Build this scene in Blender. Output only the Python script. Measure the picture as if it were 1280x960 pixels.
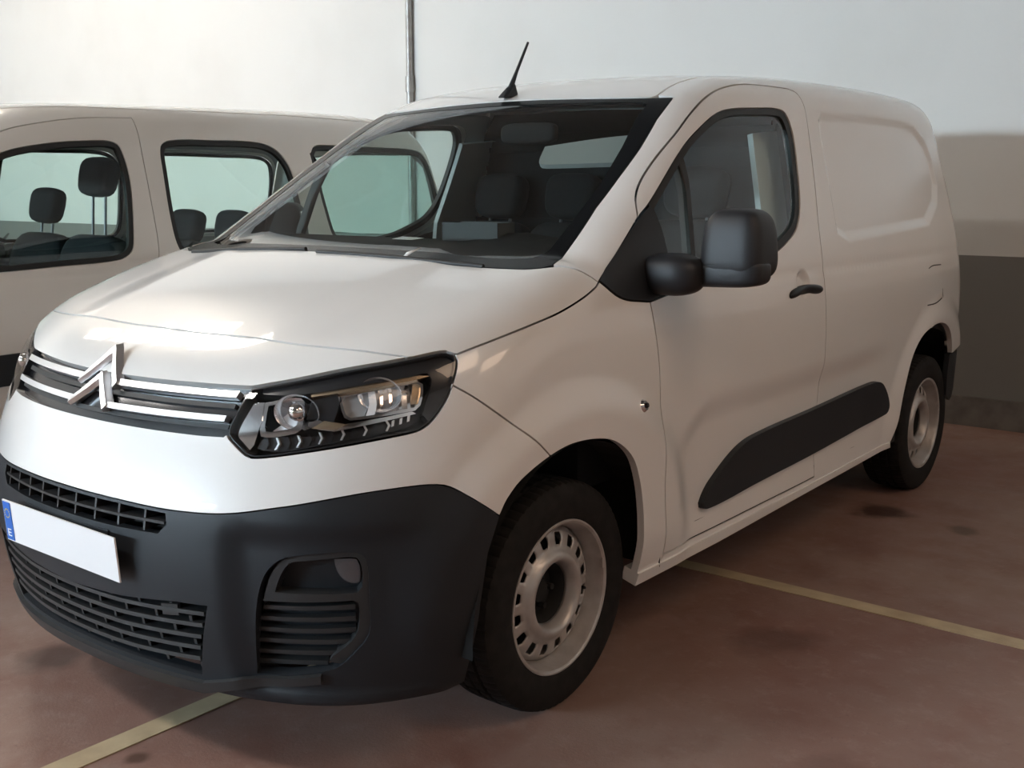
import bpy, bmesh, math, random
import numpy as np
from mathutils import Vector, Matrix
from mathutils.geometry import delaunay_2d_cdt

# ------------------------------------------------------------------ scene, camera, light
scene = bpy.context.scene
for o in list(bpy.data.objects):
    bpy.data.objects.remove(o, do_unlink=True)
COL = scene.collection
random.seed(4)

cam_data = bpy.data.cameras.new('camera')
cam = bpy.data.objects.new('camera', cam_data)
COL.objects.link(cam)
cam_data.sensor_fit = 'HORIZONTAL'
cam_data.sensor_width = 36.0
cam_data.lens = 1377.05 / 1280 * 36.0
cam_data.clip_start = 0.05
YAW, PITCH, ROLL = -0.6769, -0.1766, -0.0011
fw = Vector((math.sin(YAW) * math.cos(PITCH), math.cos(YAW) * math.cos(PITCH), math.sin(PITCH)))
rt = Vector((math.cos(YAW), -math.sin(YAW), 0))
up = rt.cross(fw)
r2 = math.cos(ROLL) * rt + math.sin(ROLL) * up
u2 = -math.sin(ROLL) * rt + math.cos(ROLL) * up
cam.matrix_world = Matrix(((r2.x, u2.x, -fw.x, 2.4898), (r2.y, u2.y, -fw.y, -1.3359), (r2.z, u2.z, -fw.z, 1.3704), (0, 0, 0, 1)))
scene.camera = cam

world = bpy.data.worlds.new('world')
scene.world = world
world.use_nodes = True
world.node_tree.nodes['Background'].inputs[0].default_value = (.75, .85, 1, 1)
world.node_tree.nodes['Background'].inputs[1].default_value = 0.3

scene.view_settings.view_transform = 'Standard'
scene.view_settings.look = 'None'
scene.view_settings.gamma = 1.0
scene.view_settings.use_curve_mapping = False
scene.view_settings.exposure = 0.15
# daylight of the hall (its window panes and skylights glow, with added fill panels, see the structure section)
WIN_E, WIN_C = 140.0, (.68, .86, 1.0)          # clerestory strip in the front wall
SKY_E, SKY_C = 18.0, (1.0, .88, .74)           # yellowed roof lights

# ------------------------------------------------------------------ materials
def mat(name, col, rough=.5, metal=0.0, coat=0.0, noise=None, bump=0.0, bscale=200, spec=.5, coat_rough=.04, emit=None):
    m = bpy.data.materials.new(name)
    m.use_nodes = True
    nt = m.node_tree
    b = nt.nodes['Principled BSDF']
    b.inputs['Base Color'].default_value = (*col, 1)
    b.inputs['Roughness'].default_value = rough
    b.inputs['Metallic'].default_value = metal
    b.inputs['Coat Weight'].default_value = coat
    b.inputs['Coat Roughness'].default_value = coat_rough
    b.inputs['Specular IOR Level'].default_value = spec
    if emit:
        b.inputs['Emission Color'].default_value = (*emit[0], 1)
        b.inputs['Emission Strength'].default_value = emit[1]
    if noise:
        col2, scale = noise
        tc = nt.nodes.new('ShaderNodeTexCoord')
        n = nt.nodes.new('ShaderNodeTexNoise'); n.inputs['Scale'].default_value = scale; n.inputs['Detail'].default_value = 6
        mx = nt.nodes.new('ShaderNodeMix'); mx.data_type = 'RGBA'
        rp = nt.nodes.new('ShaderNodeMapRange'); rp.inputs[1].default_value = .35; rp.inputs[2].default_value = .7
        nt.links.new(tc.outputs['Object'], n.inputs['Vector'])
        nt.links.new(n.outputs['Fac'], rp.inputs[0]); nt.links.new(rp.outputs[0], mx.inputs['Factor'])
        mx.inputs['A'].default_value = (*col, 1); mx.inputs['B'].default_value = (*col2, 1)
        nt.links.new(mx.outputs['Result'], b.inputs['Base Color'])
    if bump:
        tc = nt.nodes.new('ShaderNodeTexCoord')
        n = nt.nodes.new('ShaderNodeTexNoise'); n.inputs['Scale'].default_value = bscale; n.inputs['Detail'].default_value = 3
        bp = nt.nodes.new('ShaderNodeBump'); bp.inputs['Strength'].default_value = bump; bp.inputs['Distance'].default_value = .002
        nt.links.new(tc.outputs['Object'], n.inputs['Vector'])
        nt.links.new(n.outputs['Fac'], bp.inputs['Height']); nt.links.new(bp.outputs['Normal'], b.inputs['Normal'])
    return m

def glass(name, tint, refl=1.0, ior=1.45, rough=.0):
    m = bpy.data.materials.new(name)
    m.use_nodes = True
    nt = m.node_tree
    nt.nodes.remove(nt.nodes['Principled BSDF'])
    t = nt.nodes.new('ShaderNodeBsdfTransparent'); t.inputs[0].default_value = (*tint, 1)
    g = nt.nodes.new('ShaderNodeBsdfGlossy'); g.inputs['Roughness'].default_value = rough
    g.inputs[0].default_value = (refl, refl, refl, 1)
    f = nt.nodes.new('ShaderNodeFresnel')
    geo = nt.nodes.new('ShaderNodeNewGeometry')          # a thin pane reflects alike from both faces
    mr = nt.nodes.new('ShaderNodeMapRange'); mr.inputs[3].default_value = ior; mr.inputs[4].default_value = 1 / ior
    nt.links.new(geo.outputs['Backfacing'], mr.inputs[0]); nt.links.new(mr.outputs[0], f.inputs[0])
    mx = nt.nodes.new('ShaderNodeMixShader')
    nt.links.new(f.outputs[0], mx.inputs[0]); nt.links.new(t.outputs[0], mx.inputs[1]); nt.links.new(g.outputs[0], mx.inputs[2])
    nt.links.new(mx.outputs[0], nt.nodes['Material Output'].inputs[0])
    return m

M = {
    'white': mat('white_paint', (.80, .785, .76), .32, coat=1.0, coat_rough=.03),
    'beige': mat('champagne_paint', (.60, .55, .47), .30, metal=.25, coat=1.0, coat_rough=.05),
    'plastic': mat('black_bumper_plastic', (.015, .018, .022), .46, bump=.25, bscale=900, spec=.36),
    'slat': mat('grey_black_plastic', (.024, .025, .026), .45),
    'gloss': mat('gloss_black', (.012, .012, .014), .2),
    'rubber': mat('rubber_seal', (.012, .012, .012), .55),
    'dark': mat('dark_cavity', (.006, .006, .006), .9),
    'frit': mat('black_glass_border', (.007, .008, .009), .25, spec=.12),
    'tyre': mat('tyre_rubber', (.009, .0085, .008), .8, noise=((.017, .015, .014), 30), bump=.2, bscale=300, spec=.25),
    'steel': mat('silver_painted_steel', (.50, .48, .465), .36, metal=.45, noise=((.38, .35, .33), 18)),
    'chrome': mat('chrome', (.86, .86, .87), .07, metal=1.0),
    'satin': mat('satin_chrome', (.80, .81, .83), .34, metal=.9),
    'reflector': mat('lamp_reflector', (.85, .85, .86), .22, metal=.75),
    'lampblack': mat('lamp_black_inner', (.02, .02, .022), .22),
    'lampgrey': mat('lamp_grey_inner', (.16, .16, .17), .3, metal=.5),
    'fog': mat('fog_lamp_unit', (.07, .075, .085), .25, coat=.5),
    'trimlight': mat('pale_pillar_trim', (.52, .54, .53), .7),
    'lens': glass('clear_lens', (.97, .97, .97), .9),
    'wsglass': glass('windscreen_glass', (.76, .83, .81), 1.0, 1.5),
    'sideglass': glass('side_glass', (.80, .89, .87), 1.0, 1.5),
    'trim': mat('grey_interior_trim', (.30, .31, .31), .7),
    'card': mat('dark_interior_trim', (.012, .012, .013), .7, spec=.15),
    'fabric': mat('dark_seat_fabric', (.006, .006, .007), .9, noise=((.011, .011, .013), 120)),
    'plate': mat('plate_white', (.85, .85, .86), .35),
    'blue': mat('plate_blue', (.02, .14, .55), .4),
    'warmrefl': mat('painted_warm_reflection', (.62, .48, .33), .25, metal=.9),  # reflection of warm surroundings, put into the colour
}

# ------------------------------------------------------------------ body surface of the van
def smax(a,b,k):
    return np.maximum(a,b)+np.maximum(k-np.abs(a-b),0.0)**2/(4*k)
def smin(a,b,k):
    return -smax(-a,-b,k)
def sstep(a,b,t):
    t=np.clip((t-a)/(b-a),0,1);return t*t*(3-2*t)
def curve(pts):
    """smooth 1-D curve through (t, v) knots (monotone-ish Hermite, tabulated)"""
    p=np.array(pts,float);t,v=p[:,0],p[:,1]
    h=np.diff(t);d=np.diff(v)/h
    m=np.empty(len(t));m[0]=d[0];m[-1]=d[-1];m[1:-1]=(d[:-1]*h[1:]+d[1:]*h[:-1])/(h[1:]+h[:-1])
    tt=np.linspace(t[0],t[-1],1200);i=np.clip(np.searchsorted(t,tt)-1,0,len(h)-1)
    u=(tt-t[i])/h[i]
    vv=((1+2*u)*(1-u)**2*v[i]+u*(1-u)**2*h[i]*m[i]+u*u*(3-2*u)*v[i+1]+u*u*(u-1)*h[i]*m[i+1])
    return lambda q:np.interp(q,tt,vv)
def poly_sd(py,pz,poly):
    """signed distance (negative inside) to a closed 2-D polygon"""
    P=np.array(poly);Q=np.roll(P,-1,0)
    best=np.full(py.shape,1e9);ins=np.zeros(py.shape,bool)
    for (ay,az),(by,bz) in zip(P,Q):
        ey,ez=by-ay,bz-az;wy,wz=py-ay,pz-az
        t=np.clip((wy*ey+wz*ez)/(ey*ey+ez*ez+1e-12),0,1)
        best=np.minimum(best,(wy-ey*t)**2+(wz-ez*t)**2)
        c=((az>pz)!=(bz>pz))
        if bz!=az: ins^=c&(py<(by-ay)*(pz-az)/(bz-az)+ay)
    return np.sqrt(best)*np.where(ins,-1,1)
# ---- white panel van ----
W_Z=curve([(.10,.85),(.20,.882),(.28,.898),(.36,.905),(.5,.911),(.62,.916),(.8,.922),(.95,.918),(1.05,.906),(1.15,.888),(1.3,.850),(1.5,.796),(1.65,.757),(1.85,.705)])
W_Y=curve([(-.3,-.10),(0,-.055),(.3,-.025),(.6,-.010),(.9,-.004),(1.3,0),(2.2,.002),(3.0,0),(3.7,-.010),(4.0,-.034),(4.4,-.08),(4.8,-.12)])
P_F=curve([(.05,.12),(.14,.075),(.2,.052),(.27,.032),(.36,.012),(.47,.0),(.56,.0),(.65,.012),(.73,.04),(.8,.068),(.88,.092),(.96,.12),(1.05,.18),(1.3,.45)])
R_Y=curve([(1.3,1.60),(1.5,1.672),(1.7,1.712),(1.9,1.742),(2.2,1.768),(2.6,1.788),(3.1,1.797),(3.6,1.797),(4.0,1.785),(4.4,1.75)])
T_R=curve([(.1,4.29),(.3,4.36),(.5,4.375),(.8,4.36),(1.1,4.33),(1.4,4.29),(1.65,4.23),(1.85,4.15)])
FW=(.892,.308);RW=(3.677,.308)
PANEL=[(2.595,1.62),(2.638,1.650),(3.028,1.659),(3.50,1.657),(3.65,1.64),(3.79,1.575),(3.855,1.495),(3.85,1.372),(3.775,1.285),(3.584,1.200),(2.66,1.165),(2.56,1.20)]
def van_w(y,z):
    w=W_Z(z)+W_Y(y)
    for (cy,cz),a in((FW,.026),(RW,.022)):
        r=np.hypot((y-cy)*.97,z-cz)
        low=1-sstep(.60,.90,z-.0)*.0
        w=w-.012+ .012+ a*(1-sstep(.49,.605,r))*sstep(.22,.42,z) - .010*(sstep(.44,.50,r)*(1-sstep(.50,.57,r)))*0
    # shoulder shelf above the lower door moulding
    m=sstep(1.30,1.55,y)*(1-sstep(2.75,3.15,y))
    zc=.715-.09*(1-sstep(1.35,1.6,y))
    w=w-.016*m*(1-sstep(zc-.05,zc+.05,z))*sstep(.30,.45,z)
    return w
def fvan(x,y,z,detail=True):
    ax=np.abs(x)
    w=van_w(y,z)
    if detail:
        sel=(y>2.3)&(z>1.0)
        if np.any(sel):
            d=poly_sd(y,z,PANEL); w=w-.014*(1-sstep(-.044,.0,d))
    hb=np.hypot((y-2.225)/1.15,z-1.047);w=w-.020*(1-sstep(.018,.050,hb))
    axc=np.minimum(ax,.97)
    side=(ax-w)/np.sqrt(1+.1*sstep(1.0,1.2,z))
    rec=.022*sstep(.49,.56,ax)*(1-sstep(.80,.88,ax))*sstep(.2,.25,z)*(1-sstep(.585,.645,z))
    front=rec+P_F(z)+.30*axc**2+.15*axc**4-y
    yy=np.minimum(y,1.0)
    zh=1.185-.24*(.87-yy)-.125*np.maximum(0,.87-y)**2-.055*axc**2
    zh=zh+.009*(1-sstep(.36,.52,ax-.10*(y-.5)))*sstep(.25,.5,y)
    hood=(z-zh)*.95
    ws=((.865+(z-1.16)/.50*.80+.235*axc**2)-y)*.53
    roof=z-(R_Y(y)-.035*axc**2-.05*axc**4)
    rear=y-(T_R(z)-.08*axc**2-.10*axc**6)
    nose=smax(hood,front,.13)
    cab=np.maximum(smax(ws,roof,.13),1.0-z)
    up=smin(nose,cab,.02)
    k=.24-.12*sstep(.35,.95,y)
    f=smax(side,up,k)
    f=smax(f,rear,.24)
    f=smax(f,.185-z,.04)
    return f
# ---- older passenger van parked beside it (own coordinates: front at y = 0)
L_Z=curve([(.10,.80),(.25,.86),(.45,.895),(.7,.910),(.9,.905),(1.02,.895),(1.1,.885),(1.3,.840),(1.5,.785),(1.65,.738),(1.9,.64)])
L_Y=curve([(-.3,-.16),(0,-.10),(.3,-.05),(.7,-.01),(1.2,0),(3.0,0),(3.7,-.008),(4.3,-.028),(4.7,-.08)])
L_F=curve([(.05,.14),(.2,.05),(.45,.0),(.6,.0),(.75,.05),(.9,.12),(1.05,.26),(1.3,.6)])
L_R=curve([(1.1,1.56),(1.4,1.665),(1.7,1.722),(2.0,1.757),(2.5,1.778),(3.1,1.792),(3.6,1.800),(4.0,1.795),(4.4,1.76)])
L_T=curve([(.1,4.52),(.3,4.60),(.6,4.62),(.9,4.60),(1.2,4.57),(1.5,4.52),(1.85,4.40)])
LFW=(.86,.31);LRW=(3.56,.31)
def fleft(x,y,z):
    ax=np.abs(x);axc=np.minimum(ax,.97)
    w=L_Z(z)+L_Y(y)
    for cy,cz in(LFW,LRW):
        r=np.hypot(y-cy,z-cz)
        w=w+.018*(1-sstep(.45,.56,r))*sstep(.1,.3,z)
    side=ax-w
    front=L_F(z)+.30*axc**2+.2*axc**4-y
    hood=(z-(1.10-.22*(.75-np.minimum(y,.95))-.10*np.maximum(0,.75-y)**2-.06*axc**2))*.95
    ws=((.74+(z-1.08)/.56*.72+.22*axc**2)-y)*.6
    roof=z-(L_R(y)-.05*axc**2-.08*axc**4)
    rear=y-(L_T(z)-.07*axc**2-.10*axc**6)
    nose=smax(hood,front,.16)
    cab=np.maximum(smax(ws,roof,.16),.95-z)
    up=smin(nose,cab,.03)
    f=smax(side,up,.26-.10*sstep(.3,.9,y))
    f=smax(f,rear,.18)
    return smax(f,.19-z,.04)
# ------------------------------------------------------------------ charts on a body surface
XC,YC,RN=.40,.60,.50          # fan centre of the belt chart
SC=XC+RN*np.pi/2
R2=.5**.5
def ch_rays(chart,u,v):
    """start points and inward directions of a chart's rays"""
    u=np.asarray(u,float);v=np.asarray(v,float);o=np.zeros((len(u),3));d=np.zeros((len(u),3))
    if chart=='belt':
        s=np.abs(u);sg=np.where(u<0,-1.0,1.0)
        th=np.clip((s-XC)/RN,0,np.pi/2)
        dx,dy=np.sin(th),-np.cos(th)
        bx=np.minimum(s,XC);by=YC+np.maximum(s-SC,0)
        L=1.3
        o[:,0]=sg*(bx+dx*L);o[:,1]=by+dy*L;o[:,2]=v
        d[:,0]=-sg*dx;d[:,1]=-dy
    elif chart=='nose':
        o[:,0]=u;o[:,1]=v*R2-1.5*R2;o[:,2]=v*R2+1.5*R2;d[:,1]=R2;d[:,2]=-R2
    elif chart=='fan':
        o[:,0]=np.sin(u)*1.9;o[:,1]=v;o[:,2]=.35+np.cos(u)*1.9;d[:,0]=-np.sin(u);d[:,2]=-np.cos(u)
    elif chart=='rear':
        o[:,0]=u;o[:,1]=5.2;o[:,2]=v;d[:,1]=-1
    return o,d
def ch_inv(chart,P):
    x,y,z=P[:,0],P[:,1],P[:,2]
    if chart=='belt':
        ax=np.abs(x);s=np.where(y>=YC,SC+y-YC,np.where(ax<=XC,ax,XC+RN*np.arctan2(ax-XC,YC-y)))
        return np.stack([np.where(x<0,-s,s),z],1)
    if chart=='nose':return np.stack([x,(y+z)*R2],1)
    if chart=='fan':return np.stack([np.arctan2(x,z-.35),y],1)
    if chart=='rear':return np.stack([x,z],1)
def trace(f,o,d,n=40):
    t=np.zeros(len(o))
    for i in range(n):
        p=o+d*t[:,None];t=np.minimum(t+.8*f(p[:,0],p[:,1],p[:,2]),4.0)
    return o+d*t[:,None]
# ------------------------------------------------------------------ mesh helpers
def empty(name, loc=(0, 0, 0), parent=None, label=None, cat=None):
    o = bpy.data.objects.new(name, None); COL.objects.link(o); o.location = loc
    o.empty_display_size = .2
    if parent: o.parent = parent
    if label: o['label'] = label
    if cat: o['category'] = cat
    return o

def link(name, me, m, parent=None, label=None, cat=None, kind=None, loc=None):
    o = bpy.data.objects.new(name, me); COL.objects.link(o)
    if m is not None and not me.materials: me.materials.append(m)
    if parent: o.parent = parent
    if loc: o.location = loc
    if label: o['label'] = label
    if cat: o['category'] = cat
    if kind: o['kind'] = kind
    return o

def mesh(name, V, F, smooth=False):
    me = bpy.data.meshes.new(name)
    me.from_pydata([tuple(map(float, v)) for v in V], [], [tuple(map(int, f)) for f in F])
    me.update()
    if smooth: me.shade_smooth()
    return me

def bm_mesh(name, bm, smooth=False):
    me = bpy.data.meshes.new(name); bm.to_mesh(me); bm.free()
    if smooth: me.shade_smooth()
    return me

def box(bm, c, s, bevel=0.0, seg=2, rot=None):
    r = bmesh.ops.create_cube(bm, size=1.0)
    vs = r['verts']
    bmesh.ops.scale(bm, vec=s, verts=vs)
    if bevel:
        es = list({e for v in vs for e in v.link_edges})
        q = bmesh.ops.bevel(bm, geom=es, offset=bevel, segments=seg, profile=.6, affect='EDGES')
        vs = list({v for f in q['faces'] for v in f.verts} | {v for v in vs if v.is_valid})
    if rot: bmesh.ops.rotate(bm, cent=(0, 0, 0), matrix=rot, verts=vs)
    bmesh.ops.translate(bm, vec=c, verts=vs)
    return vs

def boxo(name, c, s, m, parent=None, bevel=0.0, seg=2, rot=None, smooth=False, **kw):
    bm = bmesh.new(); box(bm, c, s, bevel, seg, rot)
    me = bm_mesh(name, bm)
    if smooth and bevel:
        me.shade_smooth()
        me.set_sharp_from_angle(angle=.7)
    return link(name, me, m, parent, **kw)

def tube(name, pts, rad, m, parent=None, n=10, cap=True, **kw):
    P = [Vector(p) for p in pts]
    R = rad if isinstance(rad, (list, tuple)) else [rad] * len(P)
    V, F = [], []
    ref = Vector((0, 0, 1))
    for i, p in enumerate(P):
        t = (P[min(i + 1, len(P) - 1)] - P[max(i - 1, 0)]).normalized()
        a = t.cross(ref)
        if a.length < .05: a = t.cross(Vector((1, 0, 0)))
        a.normalize(); b = t.cross(a)
        for k in range(n):
            w = 2 * math.pi * k / n
            V.append(p + (a * math.cos(w) + b * math.sin(w)) * R[i])
    for i in range(len(P) - 1):
        for k in range(n):
            F.append((i * n + k, i * n + (k + 1) % n, (i + 1) * n + (k + 1) % n, (i + 1) * n + k))
    if cap:
        F.append(tuple(range(n))[::-1]); F.append(tuple((len(P) - 1) * n + k for k in range(n)))
    me = mesh(name, V, F, True); me.set_sharp_from_angle(angle=1.0)
    return link(name, me, m, parent, **kw)

def lathe(name, prof, m, parent=None, n=64, closed=False, wob=None, sharp=.6, **kw):
    """revolve (radius, x) profile about the x axis"""
    V, F = [], []
    k = len(prof)
    for j in range(n):
        a = 2 * math.pi * j / n
        for i, (r, x) in enumerate(prof):
            rr = r + (wob(i, j) if wob else 0)
            V.append((x, rr * math.sin(a), rr * math.cos(a)))
    for j in range(n):
        for i in range(k if closed else k - 1):
            i2 = (i + 1) % k; j2 = (j + 1) % n
            F.append((j * k + i, j2 * k + i, j2 * k + i2, j * k + i2))
    me = mesh(name, V, F)
    bm = bmesh.new(); bm.from_mesh(me); bmesh.ops.recalc_face_normals(bm, faces=bm.faces); bm.to_mesh(me); bm.free()
    me.shade_smooth(); me.set_sharp_from_angle(angle=sharp)
    return link(name, me, m, parent, **kw)

def spline(pts, closed=False, step=.02):
    """Catmull-Rom through the points; a doubled point is a corner"""
    P = np.array(pts, float)
    segs, cur = [], [P[0]]
    for a in P[1:]:
        if np.allclose(a, cur[-1]) :
            if len(cur) > 1: segs.append(cur)
            cur = [a]
        else: cur.append(a)
    if len(cur) > 1: segs.append(cur)
    out = []
    corner = len(segs) > 1
    for S in segs:
        S = np.array(S)
        if closed and not corner:
            E = np.vstack([S[-1], S, S[0], S[1]])
        else:
            E = np.vstack([2 * S[0] - S[1], S, 2 * S[-1] - S[-2]])
        for i in range(1, len(E) - 2):
            p0, p1, p2, p3 = E[i - 1], E[i], E[i + 1], E[i + 2]
            d1 = np.linalg.norm(p2 - p1)
            d0 = max(np.linalg.norm(p1 - p0), 1e-6); d2 = max(np.linalg.norm(p3 - p2), 1e-6)
            m1 = (p2 - p0) / (d0 + d1) * d1
            m2 = (p3 - p1) / (d1 + d2) * d1
            n = max(1, int(math.ceil(d1 / step)))
            for k in range(n):
                t = k / n
                out.append((1 + 2 * t) * (1 - t) ** 2 * p1 + t * (1 - t) ** 2 * m1 + t * t * (3 - 2 * t) * p2 + t * t * (t - 1) * m2)
        if not closed or corner: out.append(S[-1])
    out = np.array(out)
    keep = np.ones(len(out), bool)
    keep[1:] = np.linalg.norm(np.diff(out, axis=0), axis=1) > 1e-5
    return out[keep]

def join(*cs):
    out = []
    for c in cs:
        for p in np.asarray(c, float):
            if not out or np.linalg.norm(p - out[-1]) > 1e-4: out.append(p)
    if np.linalg.norm(out[0] - out[-1]) < 1e-4: out.pop()
    return np.array(out)

def area2(P):
    x, y = P[:, 0], P[:, 1]
    return .5 * np.sum(x * np.roll(y, -1) - y * np.roll(x, -1))

def densify(P, step):
    out = []
    for a, b in zip(P, np.roll(P, -1, 0)):
        n = max(1, int(math.ceil(np.linalg.norm(b - a) / step)))
        for k in range(n): out.append(a + (b - a) * k / n)
    return np.array(out)

def inset(P, d):
    if abs(d) < 1e-7: return P
    s = 1 if area2(P) > 0 else -1
    a = P - np.roll(P, 1, 0); b = np.roll(P, -1, 0) - P
    a /= np.linalg.norm(a, axis=1)[:, None] + 1e-12; b /= np.linalg.norm(b, axis=1)[:, None] + 1e-12
    na = np.stack([-a[:, 1], a[:, 0]], 1) * s; nb = np.stack([-b[:, 1], b[:, 0]], 1) * s
    n = na + nb
    n /= np.maximum(np.sum(n * na, axis=1), .35)[:, None]
    return P + n * d

def grad(f, P, e=.0015):
    G = []
    for a in range(3):
        d = np.zeros(3); d[a] = e
        A = P + d; B = P - d
        G.append(f(A[:, 0], A[:, 1], A[:, 2]) - f(B[:, 0], B[:, 1], B[:, 2]))
    G = np.stack(G, 1)
    return G / (np.linalg.norm(G, axis=1)[:, None] + 1e-9)

def lift(f, chart, uv, off=0.0):
    o, d = ch_rays(chart, uv[:, 0], uv[:, 1])
    P = trace(f, o, d, 28)
    N = grad(f, P)
    return P + N * off, N

def conv(f, a, uv, b):
    P, N = lift(f, a, np.asarray(uv, float))
    return ch_inv(b, P)

def patch(name, chart, poly, m, parent, holes=(), off=0.0, step=.03, flange=.022, gap=.0022, f=None, side=1, flip=False, hole_gap=None, refine=None, **kw):
    """a body panel: a region of the body surface, bounded by poly, with returned edges"""
    f = f or FV
    sgn = np.array([side, 1.0])
    loops = [densify(inset(np.asarray(poly, float) * sgn, gap), step)]
    for h in holes:
        loops.append(densify(inset(np.asarray(h, float) * sgn, -(gap if hole_gap is None else hole_gap)), step))
    A = loops[0]
    lo, hi = A.min(0), A.max(0)
    gx, gy = np.meshgrid(np.arange(lo[0] + step * .5, hi[0], step), np.arange(lo[1] + step * .5, hi[1], step * .87))
    gx[1::2] += step * .5
    G = np.stack([gx.ravel(), gy.ravel()], 1)
    ok = poly_sd(G[:, 0], G[:, 1], loops[0]) < -.45 * step
    for h in loops[1:]:
        ok &= poly_sd(G[:, 0], G[:, 1], h) > .45 * step
    if refine:                                   # (polygon, lo, hi, step): denser points in a band along a crease
        rp, r0, r1, rs = refine
        rp = np.asarray(rp) * sgn
        q = poly_sd(G[:, 0], G[:, 1], rp)
        ok &= ~((q > r0) & (q < r1))
        rl, rh = rp.min(0) - r1, rp.max(0) + r1
        hx, hy = np.meshgrid(np.arange(rl[0], rh[0], rs), np.arange(rl[1], rh[1], rs))
        H = np.stack([hx.ravel(), hy.ravel()], 1)
        q = poly_sd(H[:, 0], H[:, 1], rp)
        ho = (q > r0) & (q < r1) & (poly_sd(H[:, 0], H[:, 1], loops[0]) < -.6 * rs)
        G = np.vstack([G, H]); ok = np.concatenate([ok, ho])
    pts = np.vstack(loops + [G[ok]])
    edges, k = [], 0
    for L in loops:
        n = len(L)
        edges += [(k + i, k + (i + 1) % n) for i in range(n)]
        k += n
    vs, es, fs, *_ = delaunay_2d_cdt([Vector(p) for p in pts], edges, [], 0, 1e-6)
    uv = np.array([tuple(v) for v in vs])
    T = np.array([t for t in fs])
    C = uv[T].mean(1)
    keep = poly_sd(C[:, 0], C[:, 1], loops[0]) < 0
    for h in loops[1:]: keep &= poly_sd(C[:, 0], C[:, 1], h) > 0
    T = T[keep]
    P, N = lift(f, chart, uv, off)
    fn = np.cross(P[T[:, 1]] - P[T[:, 0]], P[T[:, 2]] - P[T[:, 0]])
    if np.sum(fn * N[T[:, 0]]) < 0: T = T[:, ::-1]
    nv = len(P)
    V = [tuple(p) for p in P]; F = [tuple(t) for t in T]
    cnt = {}
    for t in F:
        for a, b in ((t[0], t[1]), (t[1], t[2]), (t[2], t[0])):
            if (b, a) in cnt: cnt[(b, a)] = None
            else: cnt[(a, b)] = 1
    bd = [e for e, c in cnt.items() if c]
    nF = len(F)
    if flange:
        ring = {}
        for a, b in bd:
            for i in (a, b):
                if i not in ring:
                    ring[i] = len(V); V.append(tuple(P[i] - N[i] * flange))
        for a, b in bd: F.append((b, a, ring[a], ring[b]))
    me = mesh(name, V, F)
    nl = []
    for i, pl in enumerate(me.polygons):
        for li in pl.loop_indices:
            vi = me.loops[li].vertex_index
            nl.append(tuple(N[vi]) if i < nF else tuple(pl.normal))
    me.shade_smooth()
    if flip:
        me.flip_normals()
    else:
        me.normals_split_custom_set(nl)
    return link(name, me, m, parent, **kw)

def strip(name, f, chart, uv, m, parent, hw, d_out, d_in, axis=1, **kw):
    """a rib that follows the body surface: half width hw along chart axis, from d_out to d_in (offsets along the normal)"""
    uv = np.asarray(uv, float)
    P, N = lift(f, chart, uv)
    V, F = [], []
    w = np.array((0, 0, 1.0)) if axis == 1 else None
    for i in range(len(P)):
        n = N[i].copy(); n[2] = 0; n /= np.linalg.norm(n)
        t = w if axis == 1 else np.cross(n, (0, 0, 1.0))
        V += [P[i] + n * d_out + t * hw, P[i] + n * d_out - t * hw, P[i] + n * d_in - t * hw, P[i] + n * d_in + t * hw]
    for i in range(len(P) - 1):
        for k in range(4):
            F.append((i * 4 + k, i * 4 + (k + 1) % 4, i * 4 + 4 + (k + 1) % 4, i * 4 + 4 + k))
    F += [(3, 2, 1, 0), tuple(4 * (len(P) - 1) + k for k in range(4))]
    me = mesh(name, V, F)
    bm = bmesh.new(); bm.from_mesh(me); bmesh.ops.recalc_face_normals(bm, faces=bm.faces); bm.to_mesh(me); bm.free()
    return link(name, me, m, parent, **kw)

def mir(h):
    """closed symmetric polygon from the half given for u >= 0 (first and last points on the axis)"""
    h = np.asarray(h, float)
    q = h[::-1].copy(); q[:, 0] *= -1
    return join(h, q)

def S(y): return SC + y - YC          # belt coordinate of a point at length y on the flank
# ------------------------------------------------------------------ the hall
X0, X1, Y0, Y1, ZC = -11.0, 9.0, -12.0, 5.245, 5.5

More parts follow.
